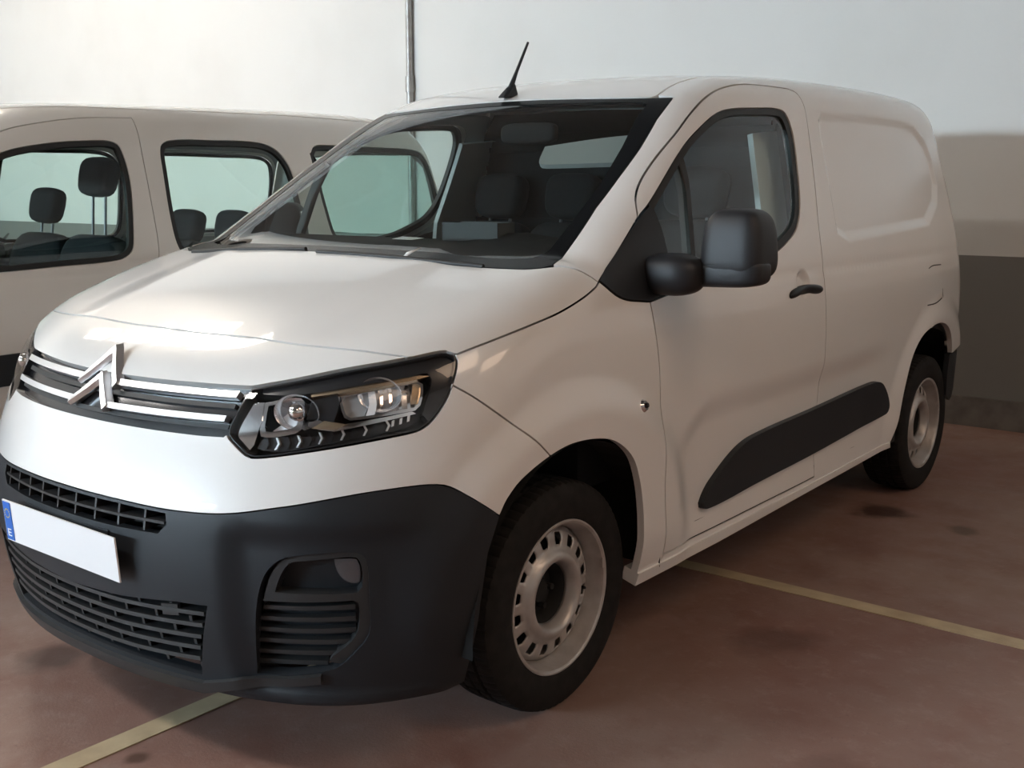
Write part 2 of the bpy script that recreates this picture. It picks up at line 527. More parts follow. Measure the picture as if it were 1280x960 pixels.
def wall_mat(name, split, upper, lower, rough=.7):
    m = mat(name, upper, rough)
    nt = m.node_tree; b = nt.nodes['Principled BSDF']
    geo = nt.nodes.new('ShaderNodeNewGeometry'); sep = nt.nodes.new('ShaderNodeSeparateXYZ')
    nt.links.new(geo.outputs['Position'], sep.inputs[0])
    n = nt.nodes.new('ShaderNodeTexNoise'); n.inputs['Scale'].default_value = 1.3; n.inputs['Detail'].default_value = 8
    nt.links.new(geo.outputs['Position'], n.inputs['Vector'])
    gt = nt.nodes.new('ShaderNodeMath'); gt.operation = 'GREATER_THAN'; gt.inputs[1].default_value = split
    nt.links.new(sep.outputs['Z'], gt.inputs[0])
    mx = nt.nodes.new('ShaderNodeMix'); mx.data_type = 'RGBA'
    mx.inputs['A'].default_value = (*lower, 1); mx.inputs['B'].default_value = (*upper, 1)
    nt.links.new(gt.outputs[0], mx.inputs['Factor'])
    dirt = nt.nodes.new('ShaderNodeMix'); dirt.data_type = 'RGBA'; dirt.blend_type = 'MULTIPLY'
    rp = nt.nodes.new('ShaderNodeMapRange'); rp.inputs[1].default_value = .45; rp.inputs[2].default_value = .8; rp.inputs[3].default_value = 0; rp.inputs[4].default_value = .35
    nt.links.new(n.outputs['Fac'], rp.inputs[0]); nt.links.new(rp.outputs[0], dirt.inputs['Factor'])
    nt.links.new(mx.outputs['Result'], dirt.inputs['A']); dirt.inputs['B'].default_value = (.82, .80, .77, 1)
    nt.links.new(dirt.outputs['Result'], b.inputs['Base Color'])
    nb = nt.nodes.new('ShaderNodeTexNoise'); nb.inputs['Scale'].default_value = 60; nb.inputs['Detail'].default_value = 4
    nt.links.new(geo.outputs['Position'], nb.inputs['Vector'])
    bp = nt.nodes.new('ShaderNodeBump'); bp.inputs['Strength'].default_value = .12; bp.inputs['Distance'].default_value = .004
    nt.links.new(nb.outputs['Fac'], bp.inputs['Height']); nt.links.new(bp.outputs['Normal'], b.inputs['Normal'])
    return m

M['wall'] = wall_mat('two_tone_wall_paint', .985, (.64, .63, .60), (.185, .178, .165))
M['kerb'] = mat('worn_kerb', (.17, .155, .14), .8, noise=((.10, .09, .08), 9))
M['ceil'] = mat('roof_sheeting', (.16, .15, .14), .8)

def floor_mat():
    m = mat('brown_concrete', (.15, .09, .07), .45)
    nt = m.node_tree; b = nt.nodes['Principled BSDF']; L = nt.links
    geo = nt.nodes.new('ShaderNodeNewGeometry')
    def noise(scale, detail=7, rough=.6):
        n = nt.nodes.new('ShaderNodeTexNoise'); n.inputs['Scale'].default_value = scale; n.inputs['Detail'].default_value = detail; n.inputs['Roughness'].default_value = rough
        L.new(geo.outputs['Position'], n.inputs['Vector']); return n.outputs['Fac']
    def ramp(src, a, c, lo, hi):
        r = nt.nodes.new('ShaderNodeMapRange'); r.inputs[1].default_value = a; r.inputs[2].default_value = c; r.inputs[3].default_value = lo; r.inputs[4].default_value = hi
        L.new(src, r.inputs[0]); return r.outputs[0]
    def mixc(fac, A, B):
        x = nt.nodes.new('ShaderNodeMix'); x.data_type = 'RGBA'
        L.new(fac, x.inputs['Factor'])
        for k, v in (('A', A), ('B', B)):
            if isinstance(v, tuple): x.inputs[k].default_value = (*v, 1)
            else: L.new(v, x.inputs[k])
        return x.outputs['Result']
    c = mixc(ramp(noise(.9), .35, .65, 0, 1), (.25, .135, .108), (.30, .21, .175))
    c = mixc(ramp(noise(2.7), .5, .75, 0, .8), c, (.19, .080, .055))
    c = mixc(ramp(noise(14, 9, .75), .52, .75, 0, .55), c, (.38, .275, .24))
    c = mixc(ramp(noise(45, 5, .7), .6, .78, 0, .5), c, (.09, .065, .058))
    # oil and rust stains, each a blot of its own
    for (x, y, r, d, col) in ((.86, 3.20, .13, .85, (.05, .022, .014)), (1.20, .36, .24, .75, (.06, .030, .022)), (.22, .03, .035, .7, (.06, .03, .02)), (-.50, .22, .10, .6, (.05, .03, .025)),
                               (1.12, 1.65, .13, .45, (.08, .035, .022)), (1.62, .42, .10, .5, (.06, .03, .024)), (1.22, 3.15, .06, .6, (.05, .03, .02)), (1.55, 1.05, .08, .3, (.09, .05, .04))):
        dn = nt.nodes.new('ShaderNodeVectorMath'); dn.operation = 'DISTANCE'
        jit = nt.nodes.new('ShaderNodeTexNoise'); jit.inputs['Scale'].default_value = 6; jit.inputs['Detail'].default_value = 4
        L.new(geo.outputs['Position'], jit.inputs['Vector'])
        ad = nt.nodes.new('ShaderNodeVectorMath'); ad.operation = 'MULTIPLY_ADD'
        L.new(jit.outputs['Color'], ad.inputs[0]); ad.inputs[1].default_value = (r * 1.6, r * 1.6, 0); L.new(geo.outputs['Position'], ad.inputs[2])
        L.new(ad.outputs[0], dn.inputs[0]); dn.inputs[1].default_value = (x + r * .8, y + r * .8, 0)
        c = mixc(ramp(dn.outputs['Value'], r * .55, r * 1.15, d, 0), c, col)
    L.new(c, b.inputs['Base Color'])
    L.new(ramp(noise(5), .3, .7, .38, .62), b.inputs['Roughness'])
    bp = nt.nodes.new('ShaderNodeBump'); bp.inputs['Strength'].default_value = .25; bp.inputs['Distance'].default_value = .003
    L.new(noise(120, 4), bp.inputs['Height']); L.new(bp.outputs['Normal'], b.inputs['Normal'])
    return m
M['floor'] = floor_mat()

def stripe_mat():
    m = mat('worn_cream_road_paint', (.58, .48, .31), .6, noise=((.40, .31, .20), 7))
    return m
M['stripe'] = stripe_mat()
M['pane'] = mat('daylit_frosted_pane', (.8, .85, .9), .4, emit=(WIN_C, WIN_E))
M['roofpane'] = mat('yellowed_roof_light', (.8, .78, .7), .4, emit=(SKY_C, SKY_E))
M['warmfill'] = mat('added_warm_fill_panel', (.8, .7, .5), .4, emit=((1.0, .72, .52), 3.9))  # unseen panels added on the right to warm flank and floor
M['topfill'] = mat('added_top_fill_panel', (.8, .78, .7), .4, emit=((1.0, .95, .90), 50.0))  # unseen panels added to brighten bonnet and front
M['frame'] = mat('grey_window_frame', (.25, .25, .25), .5)
M['galv'] = mat('galvanised_conduit', (.42, .41, .39), .45, metal=.6, noise=((.30, .28, .26), 20))

def struct(name, boxes, m, parent=None):
    bm = bmesh.new()
    for c, s in boxes: box(bm, c, s)
    o = link(name, bm_mesh(name, bm), m, parent)
    if parent is None: o['kind'] = 'structure'
    return o

struct('floor', [((( X0 + X1) / 2, (Y0 + Y1) / 2, -.1), (X1 - X0 + .4, Y1 - Y0 + .4, .2))], M['floor'])
struct('wall_back', [(((X0 + X1) / 2, Y1 + .1, ZC / 2), (X1 - X0 + .4, .2, ZC))], M['wall'])
struct('wall_left', [((X0 - .1, (Y0 + Y1) / 2, ZC / 2), (.2, Y1 - Y0, ZC))], M['wall'])
struct('wall_right', [((X1 + .1, (Y0 + Y1) / 2, ZC / 2), (.2, Y1 - Y0, ZC))], M['wall'])
WZ0, WZ1 = 2.85, 3.60
wins = [(-10.6 + i * 2.1, -10.6 + i * 2.1 + 1.75) for i in range(4)]
wb = [(((X0 + X1) / 2, Y0 - .1, WZ0 / 2), (X1 - X0, .2, WZ0)), (((X0 + X1) / 2, Y0 - .1, (WZ1 + ZC) / 2), (X1 - X0, .2, ZC - WZ1))]
edges_ = [X0] + [v for w in wins for v in w] + [X1]
for a, b_ in zip(edges_[0::2], edges_[1::2]):
    wb.append((((a + b_) / 2, Y0 - .1, (WZ0 + WZ1) / 2), (b_ - a, .2, WZ1 - WZ0)))
struct('wall_front', wb, M['wall'])
for i, (a, b_) in enumerate(wins):
    e = empty('window_%d' % (i + 1), ((a + b_) / 2, Y0 - .1, WZ0)); e['kind'] = 'structure'
    h = WZ1 - WZ0; w = b_ - a
    struct('window_frame', [((-w / 2 + .025, 0, h / 2), (.05, .1, h)), ((w / 2 - .025, 0, h / 2), (.05, .1, h)), ((0, 0, .025), (w, .1, .05)), ((0, 0, h - .025), (w, .1, .05)), ((0, 0, h / 2), (.04, .1, h))], M['frame'], e)
    struct('pane', [((0, -.02, h / 2), (w - .06, .02, h - .06))], M['pane'], e)
struct('ceiling', [(((X0 + X1) / 2, (Y0 + Y1) / 2, ZC + .1), (X1 - X0 + .4, Y1 - Y0 + .4, .2))], M['ceil'])
k = len(wins)
ROOFL_AND_FILL = [(-9.4, 2.7), (-7.95, 2.68), (-6.5, 2.6), (-5.3, 2.2), (-8.5, -3.5), (-5.5, -3.5), (-2.5, -3.5), (5.2, -3.5), (5.2, .6), (7.4, 2.7)]  # back row is skylights; the others are unseen fill panels, added
for (x, y) in ROOFL_AND_FILL:
    k += 1
    e = empty('window_%d' % k, (x, y, ZC)); e['kind'] = 'structure'  # skylights and added fill panels share this numbering
    w, d = (1.2, .9) if x < 0 else (2.4, 1.8)
    struct('window_frame', [((-w / 2, 0, -.03), (.06, d, .08)), ((w / 2, 0, -.03), (.06, d, .08)), ((0, -d / 2, -.03), (w + .06, .06, .08)), ((0, d / 2, -.03), (w + .06, .06, .08))], M['frame'], e)
    struct('pane', [((0, 0, -.012), (w - .04, d - .06, .02))], M['warmfill'] if x > 0 else M['roofpane'] if y > 0 else M['topfill'], e)
struct('baseboard_back', [(((X0 + X1) / 2, Y1 - .015, .085), (X1 - X0, .03, .17))], M['kerb'])
struct('trim_1', [((.6, 2.095, .0015), (8.0, .072, .003))], M['stripe'])
struct('trim_2', [((.118, -1.6, .0015), (.072, 7.3, .003))], M['stripe'])

pipe = empty('conduit_pipe', (-3.815, Y1 - .03, 0), label='thin grey vertical conduit pipe fixed to the white back wall', cat='pipe')
tube('pipe', [(0, 0, 0.17), (0, 0, 2.16)], .028, M['galv'], pipe, 12)
tube('pipe_section', [(0, 0, 2.2), (0, 0, ZC)], .026, M['galv'], pipe, 12)
tube('coupling', [(0, 0, 2.12), (0, 0, 2.24)], .036, M['galv'], pipe, 12)
for z in (.8, 1.9, 2.9, 4.2):
    boxo('pipe_clip', (0, .012, z), (.085, .035, .03), M['galv'], pipe)
# ------------------------------------------------------------------ white panel van (front bumper at y = 0, flank at x = +-0.92)
FV = fvan
van = empty('panel_van', (0, 0, 0), label='white compact panel van with black bumper parked facing the camera', cat='van')
W, BL = M['white'], M['plastic']

# ---- outlines on the body surface: belt chart (arc along the plan, height) unless noted
HL = [(.498, .912), (.506, .925), (.506, .925), (.645, .946), (.796, .970), (.968, .991), (1.051, 1.002), (1.078, 1.003), (1.094, .997), (1.096, .985), (1.068, .938), (1.042, .900), (1.006, .861),
      (.986, .846), (.961, .836), (.866, .822), (.722, .800), (.610, .783), (.558, .778), (.540, .782), (.498, .807), (.477, .824), (.477, .842), (.487, .876), (.498, .912)]
hl = spline(HL)
hood_front = [(0, .312), (.235, .314), (.493, .331), (.641, .343), (.743, .365), (.823, .397), (.872, .435)]
hood_side = [(.911, .527), (.909, .623), (.901, .75), (.891, .848), (.871, .952), (.853, 1.015), (.843, 1.037)]
hood_rear = [(.843, 1.037), (.808, 1.002), (.774, .970), (.755, .925), (.735, .900), (.655, .871), (.485, .846), (.247, .838), (0, .838)]
hf = spline(hood_front); hs = spline(hood_side); hr = spline(hood_rear)
hf_b = conv(FV, 'fan', hf, 'belt'); hs_b = conv(FV, 'fan', hs, 'belt')
bump_line = spline([(1.064, .931), (1.107, .904), (1.157, .866), (1.256, .791), (1.327, .731)])
arch_f = spline([(1.147, .622), (1.171, .658), (1.218, .693), (1.327, .731), (1.424, .745), (1.550, .733), (1.625, .706), (1.695, .653), (1.733, .585), (1.756, .511), (1.768, .439), (1.776, .325), (1.777, .286)])
black_top = spline([(0, .655), (.22, .653), (.38, .650), (.511, .656), (.643, .678), (.824, .708), (.961, .717), (1.018, .711), (1.055, .692), (1.147, .622)])
door_front = spline([(1.905, .325), (1.872, .53), (1.866, .70), (1.857, .854), (1.843, .955), (1.827, 1.062)])
sail_low = spline([(1.626, 1.129), (1.669, 1.092), (1.718, 1.075), (1.771, 1.068), (1.827, 1.062)])
sail_top = np.array([(1.626, 1.129), (1.879, 1.288)])
door_top = spline([(1.879, 1.288), (1.912, 1.333), (1.962, 1.377), (2.065, 1.445), (2.197, 1.523), (2.322, 1.594), (2.434, 1.647), (2.546, 1.684), (2.687, 1.708), (2.85, 1.716), (3.03, 1.716)])
door_rear = spline([(3.03, 1.716), (3.082, 1.70), (3.084, 1.61), (3.05, 1.418), (2.993, 1.193), (2.981, 1.006), (2.985, .70), (2.988, .328)])
win_top = spline([(1.879, 1.288), (1.945, 1.325), (2.207, 1.494), (2.340, 1.561), (2.441, 1.601), (2.531, 1.618), (2.70, 1.629), (2.848, 1.635), (2.915, 1.622), (2.943, 1.556), (2.915, 1.403), (2.877, 1.299), (2.826, 1.238), (2.754, 1.200), (2.608, 1.156), (2.118, 1.096), (1.96, 1.078), (1.827, 1.062)])
sill_low = np.array([(1.777, .286), (2.264, .288), (2.966, .304), (3.70, .318)])
arch_r = spline([(3.733, .318), (3.769, .412), (3.807, .543), (3.877, .670), (3.977, .745), (4.114, .777), (4.229, .776), (4.341, .746), (4.42, .69), (4.475, .61)])

def both(fn):
    for sd in (1, -1): fn(sd)

# ---- bonnet, nose, bumpers
hood = patch('bonnet', 'fan', mir(join(hf, conv(FV, 'belt', hl[(hl[:, 0] > .97) & (hl[:, 1] > .993)], 'fan') * [1, 1], hs, hr)), W, van, step=.028)
hl_top = hl[(hl[:, 1] > .9) & (hl[:, 0] > .505) & (hl[:, 0] <= .969) & (hl[:, 1] > .92)]
nose_half = join([(0, hf_b[0][1])], hf_b, hl_top[::-1], [(.49, .9245), (.342, .922), (.2, .919), (0, .917)])
patch('nose_panel', 'belt', mir(nose_half), W, van, step=.022)
hl_bot = hl[(hl[:, 1] < .935)]
hl_bot = hl_bot[np.argsort(-hl_bot[:, 0])] if False else hl[[i for i in range(len(hl)) if hl[i, 1] < .932 and not (hl[i, 0] < .6 and hl[i, 1] > .83)]]
bump_half = join([(0, .8175)], [(.24, .817), (.40, .817), (.470, .8185)], hl_bot[::-1], bump_line, arch_f[arch_f[:, 0] < 1.32][::-1], black_top[::-1])
patch('bumper_skin', 'belt', mir(bump_half), W, van, step=.024)

# upper grille, chrome bars and chevrons
gr_half = [(0, .917), (.2, .919), (.342, .922), (.49, .9245), (.498, .912), (.487, .876), (.477, .842), (.470, .8185), (.40, .817), (.24, .817), (0, .8175)]
grille = patch('upper_grille', 'belt', mir(gr_half), M['gloss'], van, off=-.022, step=.02, flange=0, gap=-.004)
for z, t in ((.903, .0065), (.852, .0065)):
    for sd in (1, -1):
        e0, e1 = .066, (.474 if z > .88 else .462)
        pl = np.array([(e0, z - t), (e1, z + .004 - t), (e1 + .004, z + .004 + t), (e0, z + t)])
        patch('chrome_bar', 'belt', pl, M['satin'], grille, off=.002, step=.02, flange=.02, gap=0, side=sd)
for z in (.878, .832):
    patch('grille_rib', 'belt', mir([(0, z + .012), (.468, z + .014), (.468, z + .004), (0, z + .002)]), M['rubber'], grille, off=-.014, step=.02, flange=.008, gap=0)
def chevron(zl, zp, yl, yp, hw, th):
    """one of the two stacked badge chevrons: peak (0, yp, zp), feet at x = +-hw; ridged front, leaning back with the nose"""
    V, F = [], []
    T = [(-1, 0), (-.72, .26), (-.40, .58), (-.14, .88), (0, 1.0), (.14, .88), (.40, .58), (.72, .26), (1, 0)]
    for (a, b) in T:
        x = hw * a; z = zl + (zp - zl) * b; y = yl + (yp - yl) * b
        k = th * (.62 + .38 * (1 - abs(a)))
        V += [(x * 1.04, y, z), (x, y - .011, z - k * .55), (x * .96, y - .004 - .002 * b, z - k), (x * 1.04, y + .022, z + .002), (x * .96, y + .020, z - k)]
    for i in range(len(T) - 1):
        a, b = i * 5, i * 5 + 5
        F += [(a, a + 1, b + 1, b), (a + 1, a + 2, b + 2, b + 1), (a + 2, a + 4, b + 4, b + 2), (a, b, b + 3, a + 3)]
    n = 5 * (len(T) - 1)
    F += [(0, 3, 4, 2, 1), (n, n + 1, n + 2, n + 4, n + 3)]
    me = mesh('chevron', V, F)
    bm = bmesh.new(); bm.from_mesh(me); bmesh.ops.recalc_face_normals(bm, faces=bm.faces); bm.to_mesh(me); bm.free()
    return link('badge_chevron', me, M['satin'], grille, label='satin chrome chevron badge')
chevron(.905, .983, .122, .176, .078, .034)
chevron(.854, .921, .090, .134, .078, .032)

# black lower bumper with its intakes
fog_out = spline([(.555, .27), (.575, .44), (.60, .520), (.636, .556), (.668, .566), (.755, .576), (.813, .574), (.832, .560), (.838, .467), (.836, .383), (.808, .343), (.762, .301), (.73, .290), (.634, .274), (.555, .27)])
int_up = mir([(0, .645), (.20, .645), (.362, .641), (.368, .617), (.345, .594), (.2, .592), (0, .593)])
int_lo = mir([(0, .412), (.21, .419), (.387, .436), (.466, .438), (.412, .252), (.264, .258), (.062, .262), (0, .263)])
blk_half = join(black_top, [(1.115, .54), (1.097, .42), (1.09, .30), (1.085, .215)], [(1.03, .20), (.8, .198), (.5, .20), (.25, .215), (0, .222)])
fog_l = fog_out * [-1, 1]
bumper = patch('lower_bumper', 'belt', mir(blk_half), BL, van, holes=[int_up, int_lo, fog_out, fog_l], step=.022, flange=.03, gap=.001)
patch('intake_back', 'belt', mir([(0, .66), (.45, .66), (.50, .44), (.47, .23), (0, .23)]), M['dark'], bumper, off=-.085, step=.05, flange=0)
lip = patch('lower_lip', 'belt', mir([(0, .246), (.264, .240), (.416, .236), (.52, .262), (.634, .270), (.72, .283), (.72, .262), (.63, .248), (.5, .232), (.41, .208), (.25, .210), (0, .216)]), M['slat'], bumper, off=.012, step=.02, flange=.03, gap=0)
# upper intake grid
us = np.linspace(-.36, .36, 30)
strip('intake_slat', FV, 'belt', [(u, .619) for u in us], M['slat'], bumper, .0032, -.002, -.06)
for u in (-.335, -.26, -.185, -.11, -.03, .05, .13, .215, .30):
    strip('intake_bar', FV, 'belt', [(u, .594), (u, .646)], M['slat'], bumper, .003, -.004, -.06, axis=0)
# lower intake: horizontal slats, staggered bars
lz = [.405, .375, .345, .315, .285]
for i, z in enumerate(lz):
    e = .462 - (.438 - z) * .29
    strip('intake_slat', FV, 'belt', [(u, z + .010 * max(0, (abs(u) - .2) / .25)) for u in np.linspace(-e, e, 34)], M['slat'], bumper, .0048, -.004, -.06)
for i in range(6):
    za = ([.438] + lz + [.262])[i]; zb = ([.438] + lz + [.262])[i + 1]
    for u in np.arange(-.44 + (.05 if i % 2 else 0), .45, .1):
        if abs(u) < .462 - (.438 - zb) * .29:
            strip('intake_bar', FV, 'belt', [(u, zb + .004), (u, min(za, .41 + .06 * abs(u)) - .004)], M['slat'], bumper, .004, -.012, -.05, axis=0)
patch('tow_cover', 'belt', [(.335, .392), (.385, .398), (.385, .428), (.335, .422)], M['slat'], bumper, off=-.006, flange=.01, gap=.001, step=.02)

# fog lamp corners
def fog(sd):
    b = patch('fog_pocket', 'belt', fog_out, BL, bumper, off=-.045, step=.03, flange=0, gap=-.005, side=sd)
    inner = spline([(.618, .478), (.636, .522), (.657, .549), (.70, .556), (.768, .563), (.812, .562), (.823, .540), (.823, .492), (.812, .480), (.70, .478), (.618, .478)])
    frame_o = spline([(.588, .455), (.612, .521), (.640, .555), (.668, .565), (.755, .575), (.813, .573), (.834, .560), (.839, .467), (.837, .383), (.81, .343), (.77, .303), (.77, .303), (.74, .312), (.795, .36), (.812, .39), (.814, .455), (.80, .462), (.80, .462), (.70, .458), (.588, .455)])
    patch('fog_bezel', 'belt', frame_o, M['slat'], bumper, holes=[inner], off=-.008, step=.016, flange=.05, gap=.0, side=sd)
    patch('fog_cavity', 'belt', inner, M['dark'], bumper, off=-.05, step=.03, flange=0, gap=-.01, side=sd)
    lens = spline([(.766, .558), (.812, .556), (.819, .540), (.818, .502), (.806, .498), (.782, .508), (.766, .530), (.760, .558), (.766, .558)])
    patch('fog_lamp', 'belt', lens, M['fog'], bumper, off=-.018, step=.014, flange=.02, gap=0, side=sd)
    patch('fog_lens', 'belt', inset(lens, .005), M['lens'], bumper, off=-.013, step=.014, flange=.0, gap=0, side=sd)
    for i, z in enumerate((.437, .408, .379, .350, .320, .293)):
        e1 = .806 if z > .36 else .80 - (.36 - z) * 1.0
        pl = [(.578 - .01 * i, z - .009), (e1, z - .003), (e1, z + .009), (.582 - .01 * i, z + .001)]
        patch('fog_rib', 'belt', pl, M['slat'], bumper, off=-.022, step=.03, flange=.02, gap=0, side=sd)
both(fog)

# number plate on a plinth
pl = empty('tmp', (0, 0, 0), van)
patch('plate_plinth', 'belt', mir([(0, .578), (.19, .578), (.19, .472), (0, .472)]), BL, bumper, off=.004, step=.03, flange=.01, gap=0)
def plate_box(name, x0, x1, z0, z1, y, m, par, th=.004):
    return boxo(name, ((x0 + x1) / 2, y + th / 2, (z0 + z1) / 2), (x1 - x0, th, z1 - z0), m, par)
pw = empty('number_plate', (0, -.009, .470), van, label='blank white number plate with a blue band'); bpy.data.objects.remove(pl)
pw.rotation_euler = (math.radians(4), 0, 0)
bm = bmesh.new(); box(bm, (0, 0, .055), (.52, .004, .11))
link('plate_body', bm_mesh('plate_body', bm), M['plate'], pw)
bm = bmesh.new(); box(bm, (-.238, -.0026, .055), (.036, .002, .102))
bb = link('blue_band', bm_mesh('blue_band', bm), M['blue'], pw)
bm = bmesh.new()
for c, s in (((-.2445, -.004, .024), (.004, .001, .020)), ((-.237, -.004, .0325), (.014, .001, .003)), ((-.237, -.004, .024), (.012, .001, .003)), ((-.237, -.004, .0155), (.014, .001, .003))): box(bm, c, s)
link('country_letter', bm_mesh('country_letter', bm), M['plate'], pw)
bm = bmesh.new()
for i in range(12):
    a = i * math.pi / 6
    box(bm, (-.238 + .0115 * math.cos(a), -.004, .076 + .0115 * math.sin(a)), (.003, .001, .003), rot=None)
link('star_ring', bm_mesh('star_ring', bm), mat('star_yellow', (.8, .6, .1), .5), pw)

# ---- headlamps
def bowl(f, name, c, r, depth, m, par, sd, flat=1.0, tilt=(0, 0)):
    """reflector bowl opening towards the front corner"""
    V, F = [], []
    ax = Vector((sd * .42, -.9, .05)).normalized(); u = ax.cross(Vector((0, 0, 1))).normalized(); v = u.cross(ax)
    C = Vector((sd * c[0], c[1], c[2]))
    n, kk = 28, 7
    for i in range(kk + 1):
        t = i / kk
        rr = r * math.sin(t * math.pi / 2) ; dd = depth * (math.cos(t * math.pi / 2))
        for j in range(n):
            a = 2 * math.pi * j / n
            V.append(C - ax * dd + u * rr * math.cos(a) * 1.25 + v * rr * math.sin(a) * flat)
    for i in range(kk):
        for j in range(n):
            F.append((i * n + j, i * n + (j + 1) % n, (i + 1) * n + (j + 1) % n, (i + 1) * n + j))
    # rim
    b = kk * n
    for j in range(n):
        a = 2 * math.pi * j / n
        V.append(C + ax * .008 + u * (r + .006) * 1.25 * math.cos(a) + v * (r + .006) * math.sin(a) * flat)
    for j in range(n): F.append((b + j, b + (j + 1) % n, b + n + (j + 1) % n, b + n + j))
    return link(name, mesh(name, V, F, True), m, par)

M['guide'] = mat('lamp_light_guide', (.80, .81, .83), .18, coat=.6)
M['diffuse'] = mat('lamp_diffuser', (.30, .31, .32), .25, coat=.8)
def headlamp(sd):
    h = empty('headlamp', (0, 0, 0), van)
    patch('lamp_housing', 'belt', hl, M['lampblack'], h, off=-.10, step=.03, flange=0, gap=.002, side=sd)
    rim_in = inset(hl, .0055)
    patch('lamp_rim', 'belt', hl, M['lampblack'], h, holes=[rim_in], off=-.004, step=.015, flange=.10, gap=.0025, hole_gap=0, side=sd)
    patch('lamp_lens', 'belt', hl, M['lens'], h, off=-.0025, step=.022, flange=.0, gap=.003, side=sd)
    # outer black band along the top and the rear end
    band = spline([(.53, .928), (.645, .943), (.796, .967), (.968, .988), (1.06, .998), (1.088, .990), (1.06, .935), (1.03, .893), (.995, .858), (.995, .858), (.985, .872), (1.005, .915), (1.022, .952), (1.015, .965), (.968, .960), (.80, .940), (.66, .922), (.54, .918), (.53, .928)])
    patch('lamp_band', 'belt', band, M['lampblack'], h, off=-.016, step=.02, flange=.05, gap=0, side=sd)
    # chrome facet at the inner end
    fac = np.array([(.487, .830), (.505, .885), (.520, .900), (.548, .902), (.556, .862), (.545, .806), (.533, .792)])
    patch('chrome_facet', 'belt', fac, M['chrome'], h, off=-.022, step=.03, flange=.04, gap=0, side=sd)
    fr = spline([(.548, .902), (.548, .902), (.64, .917), (.67, .910), (.672, .846), (.655, .836), (.56, .826), (.553, .86), (.548, .902)])
    fri = spline([(.563, .896), (.563, .896), (.64, .908), (.657, .902), (.658, .856), (.645, .848), (.572, .838), (.566, .865), (.563, .896)])
    patch('low_beam_bezel', 'belt', fr, M['chrome'], h, holes=[fri], off=-.024, step=.015, flange=.05, gap=0, hole_gap=0, side=sd)
    bowl(FV, 'low_beam_bowl', (.590, .258, .872), .038, .05, M['reflector'], h, sd, .95)
    bm = bmesh.new(); bmesh.ops.create_icosphere(bm, subdivisions=3, radius=.021)
    o = link('projector_lens', bm_mesh('projector_lens', bm, True), M['chrome'], h); o.location = (sd * .600, .248, .876)
    # main beam reflector, split by ribs
    fr2 = spline([(.765, .925), (.765, .925), (.80, .933), (.985, .955), (1.0, .945), (.985, .895), (.97, .884), (.97, .884), (.80, .868), (.785, .875), (.765, .925)])
    fi2 = inset(fr2, .007)
    patch('main_beam_bezel', 'belt', fr2, M['chrome'], h, holes=[fi2], off=-.03, step=.018, flange=.04, gap=0, hole_gap=0, side=sd)
    patch('main_beam_mirror', 'belt', fr2, M['reflector'], h, off=-.075, step=.02, flange=0, gap=.002, side=sd)
    bowl(FV, 'main_beam_bowl', (.740, .372, .914), .036, .045, M['reflector'], h, sd, .95)
    for i, u in enumerate((.885, .910, .935, .958, .978)):
        patch('reflector_rib', 'belt', [(u - .004, .890), (u + .004, .891), (u + .006, .942), (u - .003, .940)], M['chrome'], h, off=-.045, step=.03, flange=.03, gap=0, side=sd)
    patch('painted_reflection_band', 'belt', [(.69, .918), (.80, .932), (.98, .953), (1.02, .960), (.96, .966), (.80, .950), (.69, .933)], M['warmrefl'], h, off=-.02, step=.03, flange=.02, gap=0, side=sd)  # band of reflected warm surroundings, painted on as colour
    patch('light_guide', 'belt', spline([(.838, .872), (.838, .872), (.862, .876), (.872, .905), (.868, .940), (.868, .940), (.850, .937), (.852, .905), (.838, .872)]), M['guide'], h, off=-.036, step=.02, flange=.03, gap=0, side=sd)
    patch('diffuser', 'belt', [(.768, .922), (.80, .930), (.848, .936), (.85, .905), (.835, .874), (.795, .872)], M['diffuse'], h, off=-.042, step=.02, flange=.02, gap=0, side=sd)
    patch('reflector_facet', 'belt', [(.985, .90), (1.0, .943), (.975, .950), (.962, .90)], M['warmrefl'], h, off=-.04, step=.02, flange=.02, gap=0, side=sd)  # gold of this facet and the next is painted reflection
    patch('reflector_facet', 'belt', [(.700, .848), (.735, .866), (.795, .858), (.765, .846)], M['warmrefl'], h, off=-.018, step=.02, flange=.02, gap=0, side=sd)
    patch('light_guide', 'belt', [(.575, .842), (.64, .852), (.648, .895), (.63, .903), (.60, .88), (.60, .86)], M['guide'], h, off=-.05, step=.015, flange=.02, gap=0, side=sd)
    for u, z in ((.945, .858), (.925, .853), (.905, .849)):
        patch('strip_spring', 'belt', [(u, z), (u + .007, z + .002), (u + .010, z + .016), (u + .003, z + .014)], M['chrome'], h, off=-.022, step=.02, flange=.012, gap=0, side=sd)
    # central divider and the daytime light strip below
    patch('divider_trim', 'belt', [(.69, .862), (.72, .868), (.76, .855), (.96, .882), (.97, .876), (.76, .842), (.72, .846), (.69, .853)], M['chrome'], h, off=-.022, step=.03, flange=.03, gap=0, side=sd)
    patch('divider_face', 'belt', [(.68, .87), (.72, .872), (.755, .86), (.775, .92), (.76, .928), (.69, .915)], M['lampblack'], h, off=-.03, step=.03, flange=.03, gap=0, side=sd)
    drl = spline([(.548, .800), (.548, .800), (.61, .796), (.722, .812), (.866, .834), (.955, .848), (.985, .875), (.96, .868), (.76, .835), (.66, .829), (.56, .822), (.548, .800)])
    patch('daytime_strip', 'belt', drl, M['lampblack'], h, off=-.034, step=.02, flange=.02, gap=0, side=sd)
